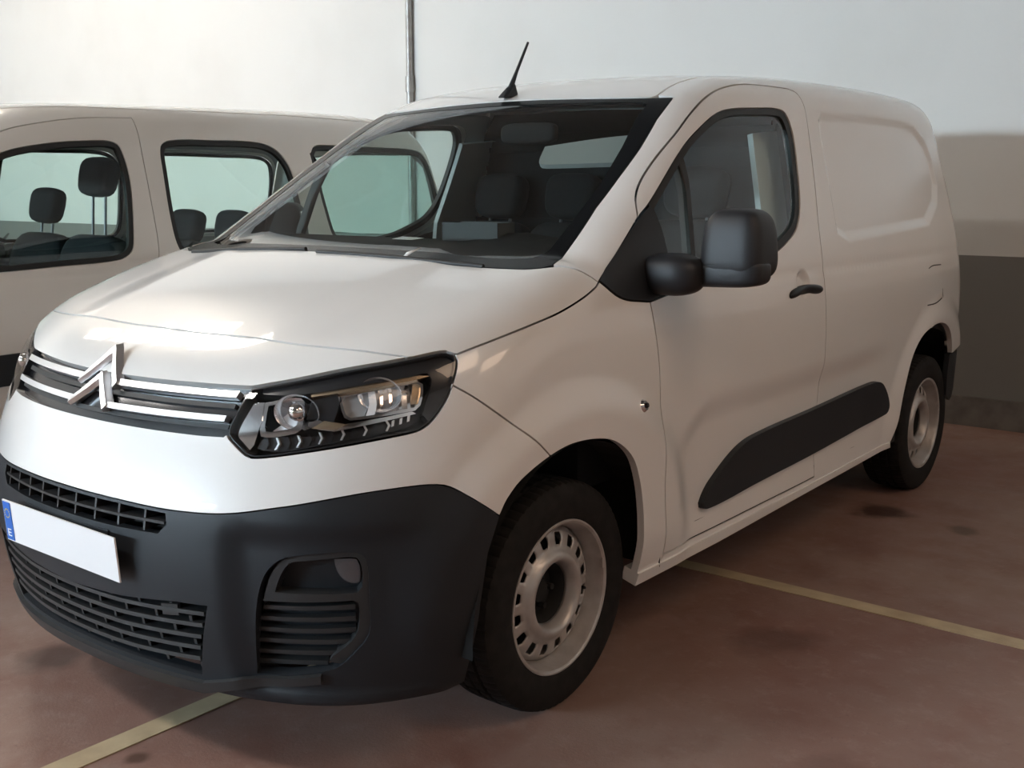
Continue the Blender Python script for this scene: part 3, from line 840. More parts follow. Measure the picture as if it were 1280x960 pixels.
    for i in range(13):
        u = .572 + i * .029; z0 = .799 + max(0, u - .61) * .145
        tall = .026
        patch('strip_rib', 'belt', [(u, z0), (u + .005, z0), (u + .013, z0 + tall * .5), (u + .005, z0 + tall), (u, z0 + tall), (u + .007, z0 + tall * .5)], M['satin'] if i % 2 else M['lampblack'], h, off=-.026, step=.03, flange=.01, gap=0, side=sd)
both(headlamp)

# ---- wings, doors, flanks
def flank(sd):
    j = hs_b[0]
    i0 = [k for k in range(len(hl)) if hl[k, 0] > 1.055 and hl[k, 1] > .925]
    hl_side = hl[i0][np.argsort(hl[i0][:, 1])]
    hl_side = hl_side[(hl_side[:, 1] < .999)]
    w = join(hs_b, sail_low, door_front[::-1], [(1.91, .318), (1.90, .292), (1.777, .286)], arch_f[arch_f[:, 0] >= 1.327][::-1][1:], bump_line[::-1], hl_side)
    wing = patch('front_wing', 'belt', w, W, van, step=.019, side=sd)
    # repeater lamp on the wing
    P, N = lift(FV, 'belt', np.array([(1.757 * sd, .787)]))
    r = empty('side_repeater', (0, 0, 0), wing)
    def disc(name, rad, h0, h1, m, par):
        n = Vector(N[0]); c = Vector(P[0]); bm = bmesh.new()
        bmesh.ops.create_cone(bm, cap_ends=True, segments=24, radius1=rad, radius2=rad * .7, depth=h1 - h0)
        bmesh.ops.rotate(bm, cent=(0, 0, 0), matrix=n.to_track_quat('Z', 'Y').to_matrix(), verts=bm.verts)
        bmesh.ops.translate(bm, vec=c + n * (h0 + h1) / 2, verts=bm.verts)
        me = bm_mesh(name, bm, True); me.set_sharp_from_angle(angle=.6)
        return link(name, me, m, par)
    bpy.data.objects.remove(r)
    disc('repeater_rim', .019, -.002, .008, M['chrome'], wing)
    disc('repeater_bulb', .009, .006, .014, M['gloss'], wing)
    # door
    d = join(door_front, win_top[::-1], door_top, door_rear, [(2.90, .326), (2.2, .322), (1.95, .322)])
    door = patch('front_door', 'belt', d, W, van, step=.02, side=sd, refine=([(S(2.15), .98), (S(2.30), .98), (S(2.30), 1.11), (S(2.15), 1.11)], -1, 0, .007))
    sail = join(sail_low, [(1.90, 1.075), (1.955, 1.082), (1.955, 1.082), (1.948, 1.2), (1.945, 1.322), (1.879, 1.286)], [])
    patch('mirror_sail', 'belt', sail, M['plastic'], door, off=.004, step=.03, flange=.02, gap=.002, side=sd)
    wo = win_top[(win_top[:, 0] > 1.944)]
    wo = join(wo, [(1.944, 1.076)])
    inn = spline([(1.955, 1.312), (1.955, 1.312), (2.218, 1.483), (2.352, 1.548), (2.448, 1.584), (2.535, 1.600), (2.70, 1.609), (2.835, 1.613), (2.885, 1.604), (2.907, 1.55), (2.884, 1.405), (2.848, 1.305), (2.80, 1.250), (2.735, 1.219), (2.60, 1.178), (2.118, 1.115), (1.955, 1.098), (1.955, 1.312)])
    patch('window_seal', 'belt', wo, M['rubber'], door, holes=[inn], off=-.004, step=.02, flange=.02, gap=.0, hole_gap=0, side=sd)
    patch('door_window', 'belt', inn, M['sideglass'], door, off=-.010, step=.03, flange=0, gap=-.006, side=sd)
    patch('quarter_bar', 'belt', [(2.160, 1.475), (2.182, 1.475), (2.092, 1.10), (2.066, 1.10)], M['rubber'], door, off=-.004, step=.03, flange=.03, gap=0, side=sd)
    patch('door_card', 'belt', join(door_front, [(1.90, 1.075), (2.118, 1.105), (2.608, 1.165), (2.754, 1.21)], door_rear[door_rear[:, 1] < 1.25], [(2.2, .322)]), M['card'], door, off=-.07, step=.05, flange=0, gap=.02, side=sd)
    patch('frame_trim', 'belt', d, M['trim'], door, off=-.04, step=.04, flange=0, gap=.012, side=sd)
    # handle: a scooped bowl with a bar across it
    P, N = lift(FV, 'belt', np.array([(sd * S(2.10), 1.012), (sd * S(2.15), 1.020), (sd * S(2.23), 1.022), (sd * S(2.31), 1.021), (sd * S(2.36), 1.016)]))
    hn = empty('door_handle', (0, 0, 0), door)
    V, F = [], []
    for k, (p, n) in enumerate(zip(P, N)):
        out = (.024, .036, .040, .038, .026)[k]; hz = (.014, .019, .020, .020, .017)[k]
        for (a, b) in ((0, 1), (.7, .8), (1, .2), (1, -.3), (.7, -.85), (0, -1)):
            V.append(p + n * (out * a - .012) + np.array((0, 0, hz * b)))
    for k in range(4):
        for q in range(5): F.append((k * 6 + q, k * 6 + q + 1, k * 6 + 7 + q, k * 6 + 6 + q))
    F += [tuple(range(6)), tuple(range(29, 23, -1))]
    me = mesh('door_handle', V, F, True)
    bm = bmesh.new(); bm.from_mesh(me); bmesh.ops.recalc_face_normals(bm, faces=bm.faces); bm.to_mesh(me); bm.free()
    bpy.data.objects.remove(hn)
    hd = link('door_handle', me, M['plastic'], door)
    md = hd.modifiers.new('s', 'SUBSURF'); md.levels = 2; md.render_levels = 2
    P, N = lift(FV, 'belt', np.array([(sd * S(2.345), 1.040)]))
    # lower moulding across door and flank
    air = spline([(2.141, .420), (2.165, .450), (2.203, .480), (2.341, .549), (2.462, .575), (2.945, .592), (3.411, .609), (3.52, .609), (3.574, .590), (3.637, .528), (3.655, .484), (3.63, .462), (2.982, .424), (2.488, .408), (2.273, .398), (2.165, .398), (2.143, .405), (2.141, .420)])
    a0 = patch('side_moulding', 'belt', air, BL, van, off=.020, step=.025, flange=.03, gap=.0, side=sd)
    # side frame: A pillar, cant rail, rear flank, sill
    REAR = 4.17
    pil = conv(FV, 'belt', door_top, 'fan'); dr = conv(FV, 'belt', door_rear, 'fan')
    ws_edge = conv(FV, 'nose', WS_R, 'fan')
    rail = spline([(.418, 1.782), (.405, 1.883), (.404, 1.987), (.404, 2.4), (.404, 3.2), (.405, 3.9), (.41, REAR)])
    ar = conv(FV, 'belt', arch_r, 'fan'); sl = conv(FV, 'belt', np.array([(1.90, .290), (2.264, .288), (2.966, .304), (3.733, .318)]), 'fan')
    db = conv(FV, 'belt', np.array([(2.988, .3265), (2.90, .3245), (2.2, .3205), (1.91, .3205)]), 'fan')
    zr = np.linspace(1.70, .62, 30)
    # rear edge of the flank as angle at y = REAR
    th = np.linspace(.41, 1.253, 24)
    rear = np.stack([th, np.full(24, REAR)], 1)
    st = conv(FV, 'belt', np.array([(1.626, 1.129), (1.879, 1.288)]), 'fan')
    frame = join([(.843, 1.037)], ws_edge, rail, rear, ar[::-1], sl[::-1], db[::-1], dr[::-1], pil[::-1], st[::-1])
    fl = patch('side_frame', 'fan', frame, W, van, step=.02, side=sd, refine=(conv(FV, 'belt', np.array([(S(a), b) for a, b in densify(np.array(PANEL), .05)]), 'fan'), -.05, .008, .0045) if sd == 1 else None)
    patch('pillar_trim', 'fan', join([(.843, 1.037)], ws_edge, rail[rail[:, 1] < 2.42], [(.404, 2.45), (.50, 2.45)], pil[::-1], st[::-1]), M['trim'], fl, off=-.035, step=.04, flange=0, gap=.004, side=sd)
    bpil = conv(FV, 'belt', np.array([(2.93, 1.60), (3.16, 1.63), (3.10, 1.0), (3.10, .6), (2.9, .6), (2.87, 1.0), (2.87, 1.28)]), 'fan')
    patch('pillar_trim', 'fan', bpil, M['trim'], fl, off=-.05, step=.05, flange=0, gap=0, side=sd)
    bp2 = conv(FV, 'belt', np.array([(2.84, 1.58), (3.08, 1.60), (3.02, 1.0), (2.80, 1.0), (2.77, 1.25)]), 'fan')
    patch('pillar_cover', 'fan', bp2, M['trimlight'], fl, off=-.10, step=.05, flange=.02, gap=0, side=sd)
    # sill strip
    sp = np.vstack([np.array([(1.905, .317), (2.2, .317), (2.9, .322), (3.2, .325), (3.705, .330)]), np.array([(3.72, .308), (2.966, .288), (2.264, .270), (1.777, .268), (1.777, .285), (1.90, .291)])])
    patch('sill', 'belt', np.array([(1.779, .300), (1.95, .300), (2.9, .308), (3.72, .324), (3.735, .300), (2.966, .284), (2.264, .266), (1.779, .262)]), W, van, off=.006, step=.03, flange=.05, gap=0, side=sd)
    # fuel flap outline on the driver side only
    if sd == 1:
        for q in ([(4.085, 1.024), (4.14, 1.033), (4.27, 1.031)], [(4.281, .925), (4.283, .885)], [(4.06, .868), (4.16, .869), (4.262, .884)]):
            q = spline(q); nrm_ = np.stack([-np.gradient(q[:, 1]), np.gradient(q[:, 0])], 1); nrm_ /= np.linalg.norm(nrm_, axis=1)[:, None]
            patch('fuel_flap_gap', 'belt', join(q + nrm_ * .0025, (q - nrm_ * .0025)[::-1]), M['rubber'], fl, off=.0012, step=.03, flange=0, gap=0, side=sd)
    # wheel housings
    for (cy, cz), R in ((FW, .415), (RW, .425)):
        V, F = [], []
        n = 24
        for i in range(n + 1):
            a = math.radians(-4 + 188 * i / n)
            for x in (.60, .915 if cy < 2 else .88 - .10 * max(0, i - 15) / 9):
                V.append((sd * x, cy - math.cos(a) * R, cz + .01 + math.sin(a) * R))
        V.append((sd * .60, cy, cz)); c = len(V) - 1
        for i in range(n):
            F.append((2 * i, 2 * i + 1, 2 * i + 3, 2 * i + 2)); F.append((c, 2 * i, 2 * i + 2))
        link('wheel_housing', mesh('wheel_housing', V, F), M['dark'], van)
WS_R = np.array([(.777, 1.51), (.762, 1.56), (.738, 1.70), (.724, 1.80), (.712, 1.95), (.697, 2.111), (.668, 2.27), (.640, 2.429)])
both(flank)

# ---- roof, windscreen
ws_top = spline([(0, 2.386), (.2, 2.387), (.384, 2.393), (.52, 2.406), (.640, 2.429)])
wt_fan = conv(FV, 'nose', ws_top, 'fan')
rail = spline([(.418, 1.782), (.405, 1.883), (.404, 1.987), (.404, 2.4), (.404, 3.2), (.405, 3.9), (.41, 4.17)])
roof = patch('roof_panel', 'fan', mir(join(wt_fan[wt_fan[:, 0] < .415], rail, [(.3, 4.19), (0, 4.20)])), W, van, step=.035)
patch('headliner', 'fan', mir(join(wt_fan[wt_fan[:, 0] < .415], [(.42, 1.80), (.41, 2.45), (0, 2.45)])), M['trim'], roof, off=-.04, step=.05, flange=0)
for sd in (1, -1):
    for y in (2.25, 3.55):
        P, N = lift(FV, 'fan', np.array([(sd * .392, y)]))
    patch('roof_ditch', 'fan', np.array([(.409, 1.80), (.3995, 1.90), (.3975, 2.0), (.3975, 3.2), (.399, 4.15), (.409, 4.15), (.409, 3.2), (.409, 2.0), (.411, 1.9), (.424, 1.79)]), M['rubber'], roof, off=-.004, step=.03, flange=0, gap=0, side=sd)
ws_bot = [(.777, 1.51), (.765, 1.485), (.72, 1.462), (.60, 1.442), (.45, 1.430), (.2, 1.418), (0, 1.415)]
ws_half = join(ws_top, WS_R[::-1], ws_bot)
in_half = join(spline([(0, 2.345), (.2, 2.348), (.40, 2.362), (.565, 2.375), (.585, 2.365)]), [(.600, 2.28), (.640, 2.111), (.675, 1.92), (.690, 1.75), (.700, 1.60), (.690, 1.54)], spline([(.690, 1.54), (.62, 1.515), (.45, 1.497), (.2, 1.487), (0, 1.485)]))
wsm = patch('windscreen', 'nose', mir(in_half), M['wsglass'], van, off=-.003, step=.05, flange=0, gap=-.004)
patch('windscreen_border', 'nose', mir(ws_half), M['frit'], wsm, holes=[mir(in_half)], off=-.002, step=.014, flange=.01, gap=.002, hole_gap=0)
patch('sensor_patch', 'nose', mir([(0, 2.352), (.10, 2.352), (.13, 2.33), (.11, 2.318), (0, 2.315)]), M['frit'], wsm, off=-.006, step=.04, flange=0, gap=0)
patch('scuttle', 'nose', mir([(.0, 1.43), (.45, 1.445), (.70, 1.47), (.79, 1.52), (.80, 1.47), (.70, 1.40), (0, 1.37)]), M['plastic'], van, off=-.025, step=.04, flange=0, gap=0)
# washer nozzle / wiper arms lying in the scuttle
for x0, x1 in ((.62, .02), (-.05, -.62)):
    P, N = lift(FV, 'nose', np.array([(x0, 1.440), ((x0 + x1) / 2, 1.425), (x1, 1.425)]), .002)
    tube('wiper', [tuple(p) for p in P], .007, M['rubber'], van, 8)

# aerial
an = empty('roof_aerial', (0, 0, 0), van)
bpy.data.objects.remove(an)
P, N = lift(FV, 'fan', np.array([(0, 1.745)]))
bz = float(P[0][2])
V = [(-.020, -.045, -.004), (.020, -.045, -.004), (.022, .035, .0), (-.022, .035, .0), (-.010, -.005, .032), (.010, -.005, .032), (.010, .030, .052), (-.010, .030, .052)]
V = [(x, 1.745 + y, bz + z) for x, y, z in V]
me = mesh('aerial_base', V, [(0, 3, 2, 1), (0, 1, 5, 4), (1, 2, 6, 5), (2, 3, 7, 6), (3, 0, 4, 7), (4, 5, 6, 7)])
ab = link('aerial_base', me, M['plastic'], roof)
md = ab.modifiers.new('b', 'BEVEL'); md.width = .008; md.segments = 3
tube('aerial_rod', [(0, 1.758, bz + .035), (0, 1.79, bz + .09), (0, 1.855, bz + .195)], [.010, .006, .0045], M['plastic'], roof, 10)

# ---- rear end and underside
th = np.linspace(.41, 1.253, 24)
redge = conv(FV, 'fan', np.stack([th, np.full(24, 4.17)], 1), 'rear')
rdoor = join([(0, lift(FV, 'fan', np.array([(0, 4.20)]))[0][0][2])], redge, [(.72, .60), (.4, .58), (0, .58)])
patch('rear_doors', 'rear', mir(rdoor), W, van, step=.06)
patch('rear_bumper', 'belt', [(4.478, .605), (4.60, .60), (4.88, .60), (4.88, .40), (4.60, .36), (4.50, .40), (4.475, .50)], BL, van, off=-.012, step=.04, side=1)
patch('rear_bumper', 'belt', [(4.478, .605), (4.60, .60), (4.88, .60), (4.88, .40), (4.60, .36), (4.50, .40), (4.475, .50)], BL, van, off=-.012, step=.04, side=-1)
patch('rear_bumper', 'rear', mir([(0, .60), (.70, .60), (.70, .36), (0, .34)]), BL, van, off=-.006, step=.06)
boxo('floor_pan', (0, 2.35, .29), (1.16, 3.6, .10), M['dark'], van)
boxo('floor_side', (.72, 2.28, .34), (.36, 1.9, .06), M['dark'], van)
boxo('floor_side', (-.72, 2.28, .34), (.36, 1.9, .06), M['dark'], van)
boxo('front_undertray', (0, .52, .255), (1.1, .62, .03), M['dark'], van)
boxo('engine_block', (0, .62, .60), (1.14, .50, .55), M['dark'], van, bevel=.05)

# ---- wheels
def tread(i, j):
    return 0.0
def wheel(cx, cy, sd, name='wheel'):
    w = empty(name, (sd * cx, cy, .3095), van)
    # profile: x outward positive for the driver side
    R, hw = .313, .098
    prof = [(.196, .078), (.206, .090), (.222, .097), (.250, .100), (.275, .098), (.294, .091), (.304, .083), (.3065, .074)]
    tr = [(.3085, .066), (.3095, .050), (.3095, .043), (.302, .041), (.302, .034), (.3100, .032), (.3100, .006), (.303, .004), (.303, -.004), (.3100, -.006), (.3100, -.032), (.302, -.034), (.302, -.041), (.3095, -.043), (.3095, -.050), (.3085, -.066)]
    full = prof + tr + [(r, -x) for r, x in prof[::-1]]
    n0 = len(prof); n1 = n0 + len(tr)
    def wob(i, j):
        if n0 - 2 <= i <= n0 + 2 or n1 - 3 <= i < n1 + 2: return -.0035 if j % 4 == 0 else 0
        if n0 + 5 <= i <= n0 + 6 or n1 - 7 <= i <= n1 - 6: return -.004 if (j + 2) % 6 == 0 else 0
        return 0
    lathe('tyre', [(r, sd * x) for r, x in full], M['tyre'], w, n=288, wob=wob, sharp=.5)
    k = sd
    rim = [(.198, .078), (.206, .086), (.2085, .0895), (.2075, .093), (.203, .0935), (.197, .090), (.1925, .080), (.191, .070), (.188, .064), (.185, .050), (.183, .036), (.181, -.05), (.196, -.08)]
    lathe('rim', [(r, k * x) for r, x in rim], M['steel'], w, n=96)
    # pressed disc with a ring of slots
    def dz(r):
        return float(np.interp(r, [.084, .089, .097, .106, .116, .124, .132, .150, .165, .174, .182], [.040, .060, .075, .077, .070, .060, .057, .056, .050, .042, .034]))
    nh = 16
    na = nh * 8
    rs = [.084, .086, .089, .093, .098, .103, .108, .113, .118, .124, .134, .1445, .155, .166, .170, .174, .178, .182]
    V, F = [], []
    for j in range(na):
        a = 2 * math.pi * j / na
        for r in rs: V.append([k * dz(r), r * math.sin(a), r * math.cos(a)])
    m_ = len(rs)
    for j in range(na):
        q = j % 8
        for i in range(m_ - 1):
            if 10 <= i <= 12 and 2 <= q <= 5: continue
            j2 = (j + 1) % na
            F.append((j * m_ + i, j2 * m_ + i, j2 * m_ + i + 1, j * m_ + i + 1))
    # round the slot corners a little
    for j in range(na):
        q = j % 8
        if q in (2, 6):
            for i, s_ in ((10, 1), (13, -1)):
                a = 2 * math.pi * (j + (.45 if q == 2 else -.45)) / na
                r = rs[i]
                V[j * m_ + i] = [k * dz(r), r * math.sin(a), r * math.cos(a)]
    me = mesh('wheel_disc', V, F)
    bm = bmesh.new(); bm.from_mesh(me); bmesh.ops.recalc_face_normals(bm, faces=bm.faces); bm.to_mesh(me); bm.free()
    me.shade_smooth()
    dsc = link('wheel_disc', me, M['steel'], w)
    md = dsc.modifiers.new('s', 'SOLIDIFY'); md.thickness = .005; md.offset = 0
    lathe('hub', [(.088, k * .03), (.085, k * .044), (.078, k * .036), (.070, k * .000), (.034, k * .004), (.030, k * .022), (.0, k * .024)], M['dark'], w, n=32)
    for i in range(5):
        a = 2 * math.pi * i / 5 + .3
        tube('wheel_nut', [(k * .005, .046 * math.sin(a), .046 * math.cos(a)), (k * .026, .046 * math.sin(a), .046 * math.cos(a))], .009, M['dark'], w, 6)
    lathe('brake_backing', [(.0, k * -.03), (.175, k * -.03)], M['dark'], w, n=32)
    boxo('balance_weight', (k * .089, .198 * math.sin(1.35), .198 * math.cos(1.35)), (.008, .012, .03), M['steel'], w, rot=None)
    tube('valve', [(k * .03, .165, -.03), (k * .055, .160, -.03)], .004, M['rubber'], w, 8)
    return w
for sd in (1, -1):
    wheel(.775, FW[0], sd, 'front_wheel')
    wheel(.782, RW[0], sd, 'rear_wheel')

# ---- door mirrors
def ellbox(name, c, h, e, m, par, taper=None, n=20):
    """superellipsoid shell: half sizes h, squareness e"""
    V, F = [], []
    for i in range(n + 1):
        p = math.pi * (i / n - .5)
        for j in range(2 * n):
            t = 2 * math.pi * j / (2 * n)
            f = lambda v: math.copysign(abs(v) ** e, v)
            x, y, z = f(math.cos(p)) * f(math.cos(t)), f(math.cos(p)) * f(math.sin(t)), f(math.sin(p))
            if taper: x, y, z = taper(x, y, z)
            V.append((c[0] + h[0] * x, c[1] + h[1] * y, c[2] + h[2] * z))
    for i in range(n):
        for j in range(2 * n):
            F.append((i * 2 * n + j, i * 2 * n + (j + 1) % (2 * n), (i + 1) * 2 * n + (j + 1) % (2 * n), (i + 1) * 2 * n + j))
    return link(name, mesh(name, V, F, True), m, par)
def mirror(sd):
    # the passenger side mirror is folded back against its door
    mi = empty('door_mirror', (sd * .90, 1.28, 1.09), van)
    if sd < 0: mi.rotation_euler = (0, 0, math.radians(-52)); mi.location = (sd * .925, 1.32, 1.09)
    mt = M['mirror']
    sh = lambda x, y, z: (x * (1 - .12 * max(z, 0) ** 2 - .05 * z), y * (1 - .12 * z), z)
    ellbox('mirror_housing', (sd * .196, .10, .128), (.089, .080, .096), .48, mt, mi, sh)
    boxo('mirror_glass', (sd * .196, .172, .125), (.12, .006, .13), M['chrome'], mi, bevel=.002)
    ellbox('mirror_foot', (sd * .040, .015, .046), (.092, .070, .058), .75, mt, mi)
    ellbox('mirror_arm', (sd * .165, .075, .050), (.125, .058, .036), .5, mt, mi, lambda x, y, z: (x, y, z * (1.0 + .12 * x * sd) + .22 * x * sd))
    tube('mirror_seam', [(sd * .110, .030, .078), (sd * .150, .017, .079), (sd * .24, .022, .080), (sd * .283, .06, .080)], .0012, M['rubber'], mi, 6)
M['mirror'] = mat('satin_black_plastic', (.018, .018, .020), .46, spec=.35, bump=.15, bscale=700)
both(mirror)
# ------------------------------------------------------------------ cabin of the white van
def section(f, y, z, off):
    """half width of the body inside at (y, z), less off"""
    lo, hi = 0.0, 1.2
    for _ in range(40):
        m = (lo + hi) / 2
        if f(np.array([m]), np.array([y]), np.array([z]))[0] < -off: lo = m
        else: hi = m
    return lo
def bulkhead(f, y, z0, z1, off, m, par, name, ribs=True):
    zs = np.linspace(z0, z1, 16); xs = [section(f, y, z, off) for z in zs]
    V = [(x, y, z) for x, z in zip(xs, zs)] + [(-x, y, z) for x, z in zip(xs[::-1], zs[::-1])]
    n = len(V); V += [(a, b + .02, c) for a, b, c in V]
    F = [tuple(range(n)), tuple(range(2 * n - 1, n - 1, -1))] + [(i, i + n, (i + 1) % n + n, (i + 1) % n) for i in range(n)]
    o = link(name, mesh(name, V, F), m, par)
    if ribs:
        for z in np.arange(z0 + .12, z1 - .06, .075):
            w = section(f, y, z, off + .05)
            boxo('bulkhead_rib', (0, y - .006, z), (2 * w, .014, .022), m, o)
    return o
bulkhead(FV, 2.47, .36, 1.68, .05, M['card'], van, 'bulkhead')
prof = [(.93, 1.03), (.955, 1.10), (1.05, 1.150), (1.18, 1.192), (1.34, 1.205), (1.42, 1.175), (1.44, 1.10), (1.41, .93), (1.36, .80), (1.30, .55), (.93, .55)]
V, F = [], []
for x in (-.80, .80):
    for (y, z) in prof: V.append((x, y + (.05 if y < 1.0 else 0), z))
V2 = []
n = len(prof)
xs = np.linspace(-.80, .80, 17)
V, F = [], []
for x in xs:
    for (y, z) in prof:
        V.append((x, y + (.19 * x * x if y < 1.1 else 0), z + (.03 * math.exp(-((x - .38) / .18) ** 2) if 1.3 < y and z > 1.04 else 0)))
for i in range(len(xs) - 1):
    for k in range(n): F.append((i * n + k, i * n + (k + 1) % n, (i + 1) * n + (k + 1) % n, (i + 1) * n + k))
F += [tuple(range(n))[::-1], tuple((len(xs) - 1) * n + k for k in range(n))]
me = mesh('dashboard', V, F); 
bm = bmesh.new(); bm.from_mesh(me); bmesh.ops.recalc_face_normals(bm, faces=bm.faces); bm.to_mesh(me); bm.free()
me.shade_smooth(); me.set_sharp_from_angle(angle=.6)
dash = link('dashboard', me, M['card'], van)
for x in (-.62, 0.0, .62):
    boxo('air_vent', (x, 1.425, 1.02), (.14, .03, .06), M['rubber'], dash, bevel=.008)
# steering wheel
def torus(name, R, r, m, par, loc, rot, n=40, k=10):
    V, F = [], []
    for i in range(n):
        a = 2 * math.pi * i / n
        for j in range(k):
            b = 2 * math.pi * j / k
            V.append(((R + r * math.cos(b)) * math.cos(a), (R + r * math.cos(b)) * math.sin(a), r * math.sin(b)))
    for i in range(n):
        for j in range(k):
            F.append((i * k + j, ((i + 1) % n) * k + j, ((i + 1) % n) * k + (j + 1) % k, i * k + (j + 1) % k))
    o = link(name, mesh(name, V, F, True), m, par); o.location = loc; o.rotation_euler = rot
    return o
stw = empty('steering_wheel', (.38, 1.53, 1.00), van); stw.rotation_euler = (math.radians(62), 0, 0)
torus('wheel_rim', .185, .016, M['rubber'], stw, (0, 0, 0), (0, 0, 0))
ellbox('wheel_hub', (0, 0, -.01), (.085, .07, .03), .7, M['card'], stw, n=10)
for a in (0, math.pi, -math.pi / 2):
    tube('wheel_spoke', [(.05 * math.cos(a), .05 * math.sin(a), -.01), (.175 * math.cos(a), .175 * math.sin(a), 0)], .014, M['card'], stw, 8)
tube('steering_column', [(0, 0, -.02), (0, -.02, -.18)], .04, M['card'], stw, 10)

def seat(par, loc, m, width=.50, recline=12, hr=.0, zb=.55, name='front_seat', posts=True):
    s = empty(name, loc, par)
    ellbox('seat_cushion', (0, 0, zb + .07), (width / 2, .26, .09), .45, m, s, n=10)
    b = ellbox('backrest', (0, 0, .31), (width / 2, .075, .32), .45, m, s, n=12); b.location = (0, .24, zb + .10); b.rotation_euler = (math.radians(-recline), 0, 0)
    t = math.radians(recline)
    top = Vector((0, .24 + math.sin(t) * .62, zb + .10 + math.cos(t) * .62))
    h = ellbox('headrest', (0, 0, 0), (.135, .055, .095), .55, m, s, n=10, taper=lambda x, y, z: (x * (1 - .12 * (1 - z) / 2), y, z)); h.location = top + Vector((0, .02, .115 + hr)); h.rotation_euler = (-t, 0, 0)
    for x in (-.055, .055):
        tube('headrest_post', [(x, top.y, top.z - .03), (x, top.y + .02, top.z + .06 + hr)], .007, M['lampgrey'], s, 8)
    return s
seat(van, (.40, 1.98, -.02), M['fabric'])
seat(van, (-.18, 2.0, -.04), M['fabric'], .40)
seat(van, (-.56, 2.0, -.04), M['fabric'], .40)
# rear-view mirror, visors
ellbox('interior_mirror', (.205, 1.60, 1.545), (.115, .02, .035), .5, M['card'], van, n=10)
patch('sun_visor', 'nose', spline([(.33, 2.150), (.33, 2.150), (.60, 2.255), (.625, 2.245), (.655, 2.115), (.64, 2.10), (.395, 2.05), (.365, 2.06), (.33, 2.150)]), M['trim'], van, off=-.05, step=.05, flange=.015, gap=0)
# ------------------------------------------------------------------ the older van parked alongside
LX, LY = -2.87, -.75
M['pale'] = mat('pale_van_paint', (.78, .755, .71), .34, coat=1.0, coat_rough=.06)
M['lvglass'] = glass('tinted_side_glass', (.74, .86, .83), 1.0, 1.5)
FL = fleft
lv = empty('passenger_van', (LX, LY, 0), label='older pale passenger van with side windows parked against the wall behind', cat='van')
LP = M['pale']
d_top = spline([(1.82, 1.06), (1.95, 1.30), (2.12, 1.47), (2.33, 1.598), (2.538, 1.650), (2.760, 1.680), (2.99, 1.690)])
d_rear = spline([(2.99, 1.690), (2.977, 1.56), (2.970, 1.34), (2.966, 1.15), (2.962, 1.04), (2.96, .7), (2.96, .33)])
d_front = spline([(1.82, .33), (1.80, .7), (1.82, 1.06)])
w1 = spline([(1.93, 1.075), (1.99, 1.25), (2.12, 1.40), (2.305, 1.511), (2.511, 1.557), (2.726, 1.577), (2.83, 1.576), (2.868, 1.552), (2.882, 1.409), (2.845, 1.156), (2.823, 1.089), (2.76, 1.054), (2.475, 1.040), (2.215, 1.030), (1.97, 1.03), (1.93, 1.075)])
w2 = spline([(3.13, 1.060), (3.076, 1.09), (3.057, 1.204), (3.068, 1.452), (3.085, 1.558), (3.138, 1.588), (3.371, 1.597), (3.665, 1.594), (3.772, 1.560), (3.835, 1.475), (3.86, 1.30), (3.86, 1.13), (3.82, 1.075), (3.74, 1.060), (3.13, 1.060)])
w3 = spline([(4.00, 1.54), (4.04, 1.585), (4.12, 1.594), (4.50, 1.592), (4.86, 1.58), (4.95, 1.52), (4.985, 1.30), (4.96, 1.15), (4.88, 1.09), (4.2, 1.08), (4.06, 1.10), (4.02, 1.25), (4.00, 1.54)])
def circ(cy, R, a0, a1, n=18):
    return np.array([(S(cy - math.cos(math.radians(a0 + (a1 - a0) * i / n)) * R), .31 + math.sin(math.radians(a0 + (a1 - a0) * i / n)) * R) for i in range(n + 1)])
l_archf = circ(LFW[0], .39, 5, 178); l_archr = circ(LRW[0], .39, 2, 178)
LWS = np.array([(.76, 1.39), (.73, 1.65), (.70, 1.90), (.655, 2.14)])
lrail = spline([(.43, 1.47), (.42, 1.7), (.42, 2.4), (.42, 3.3), (.425, 3.8), (.43, 4.40)])
lhood_f = spline([(0, .36), (.35, .38), (.62, .46), (.80, .58)])
lhood_s = spline([(.80, .58), (.86, .70), (.86, .84), (.83, .93)])
lhs_b = conv(FL, 'fan', lhood_s, 'belt'); lhf_b = conv(FL, 'fan', lhood_f, 'belt')
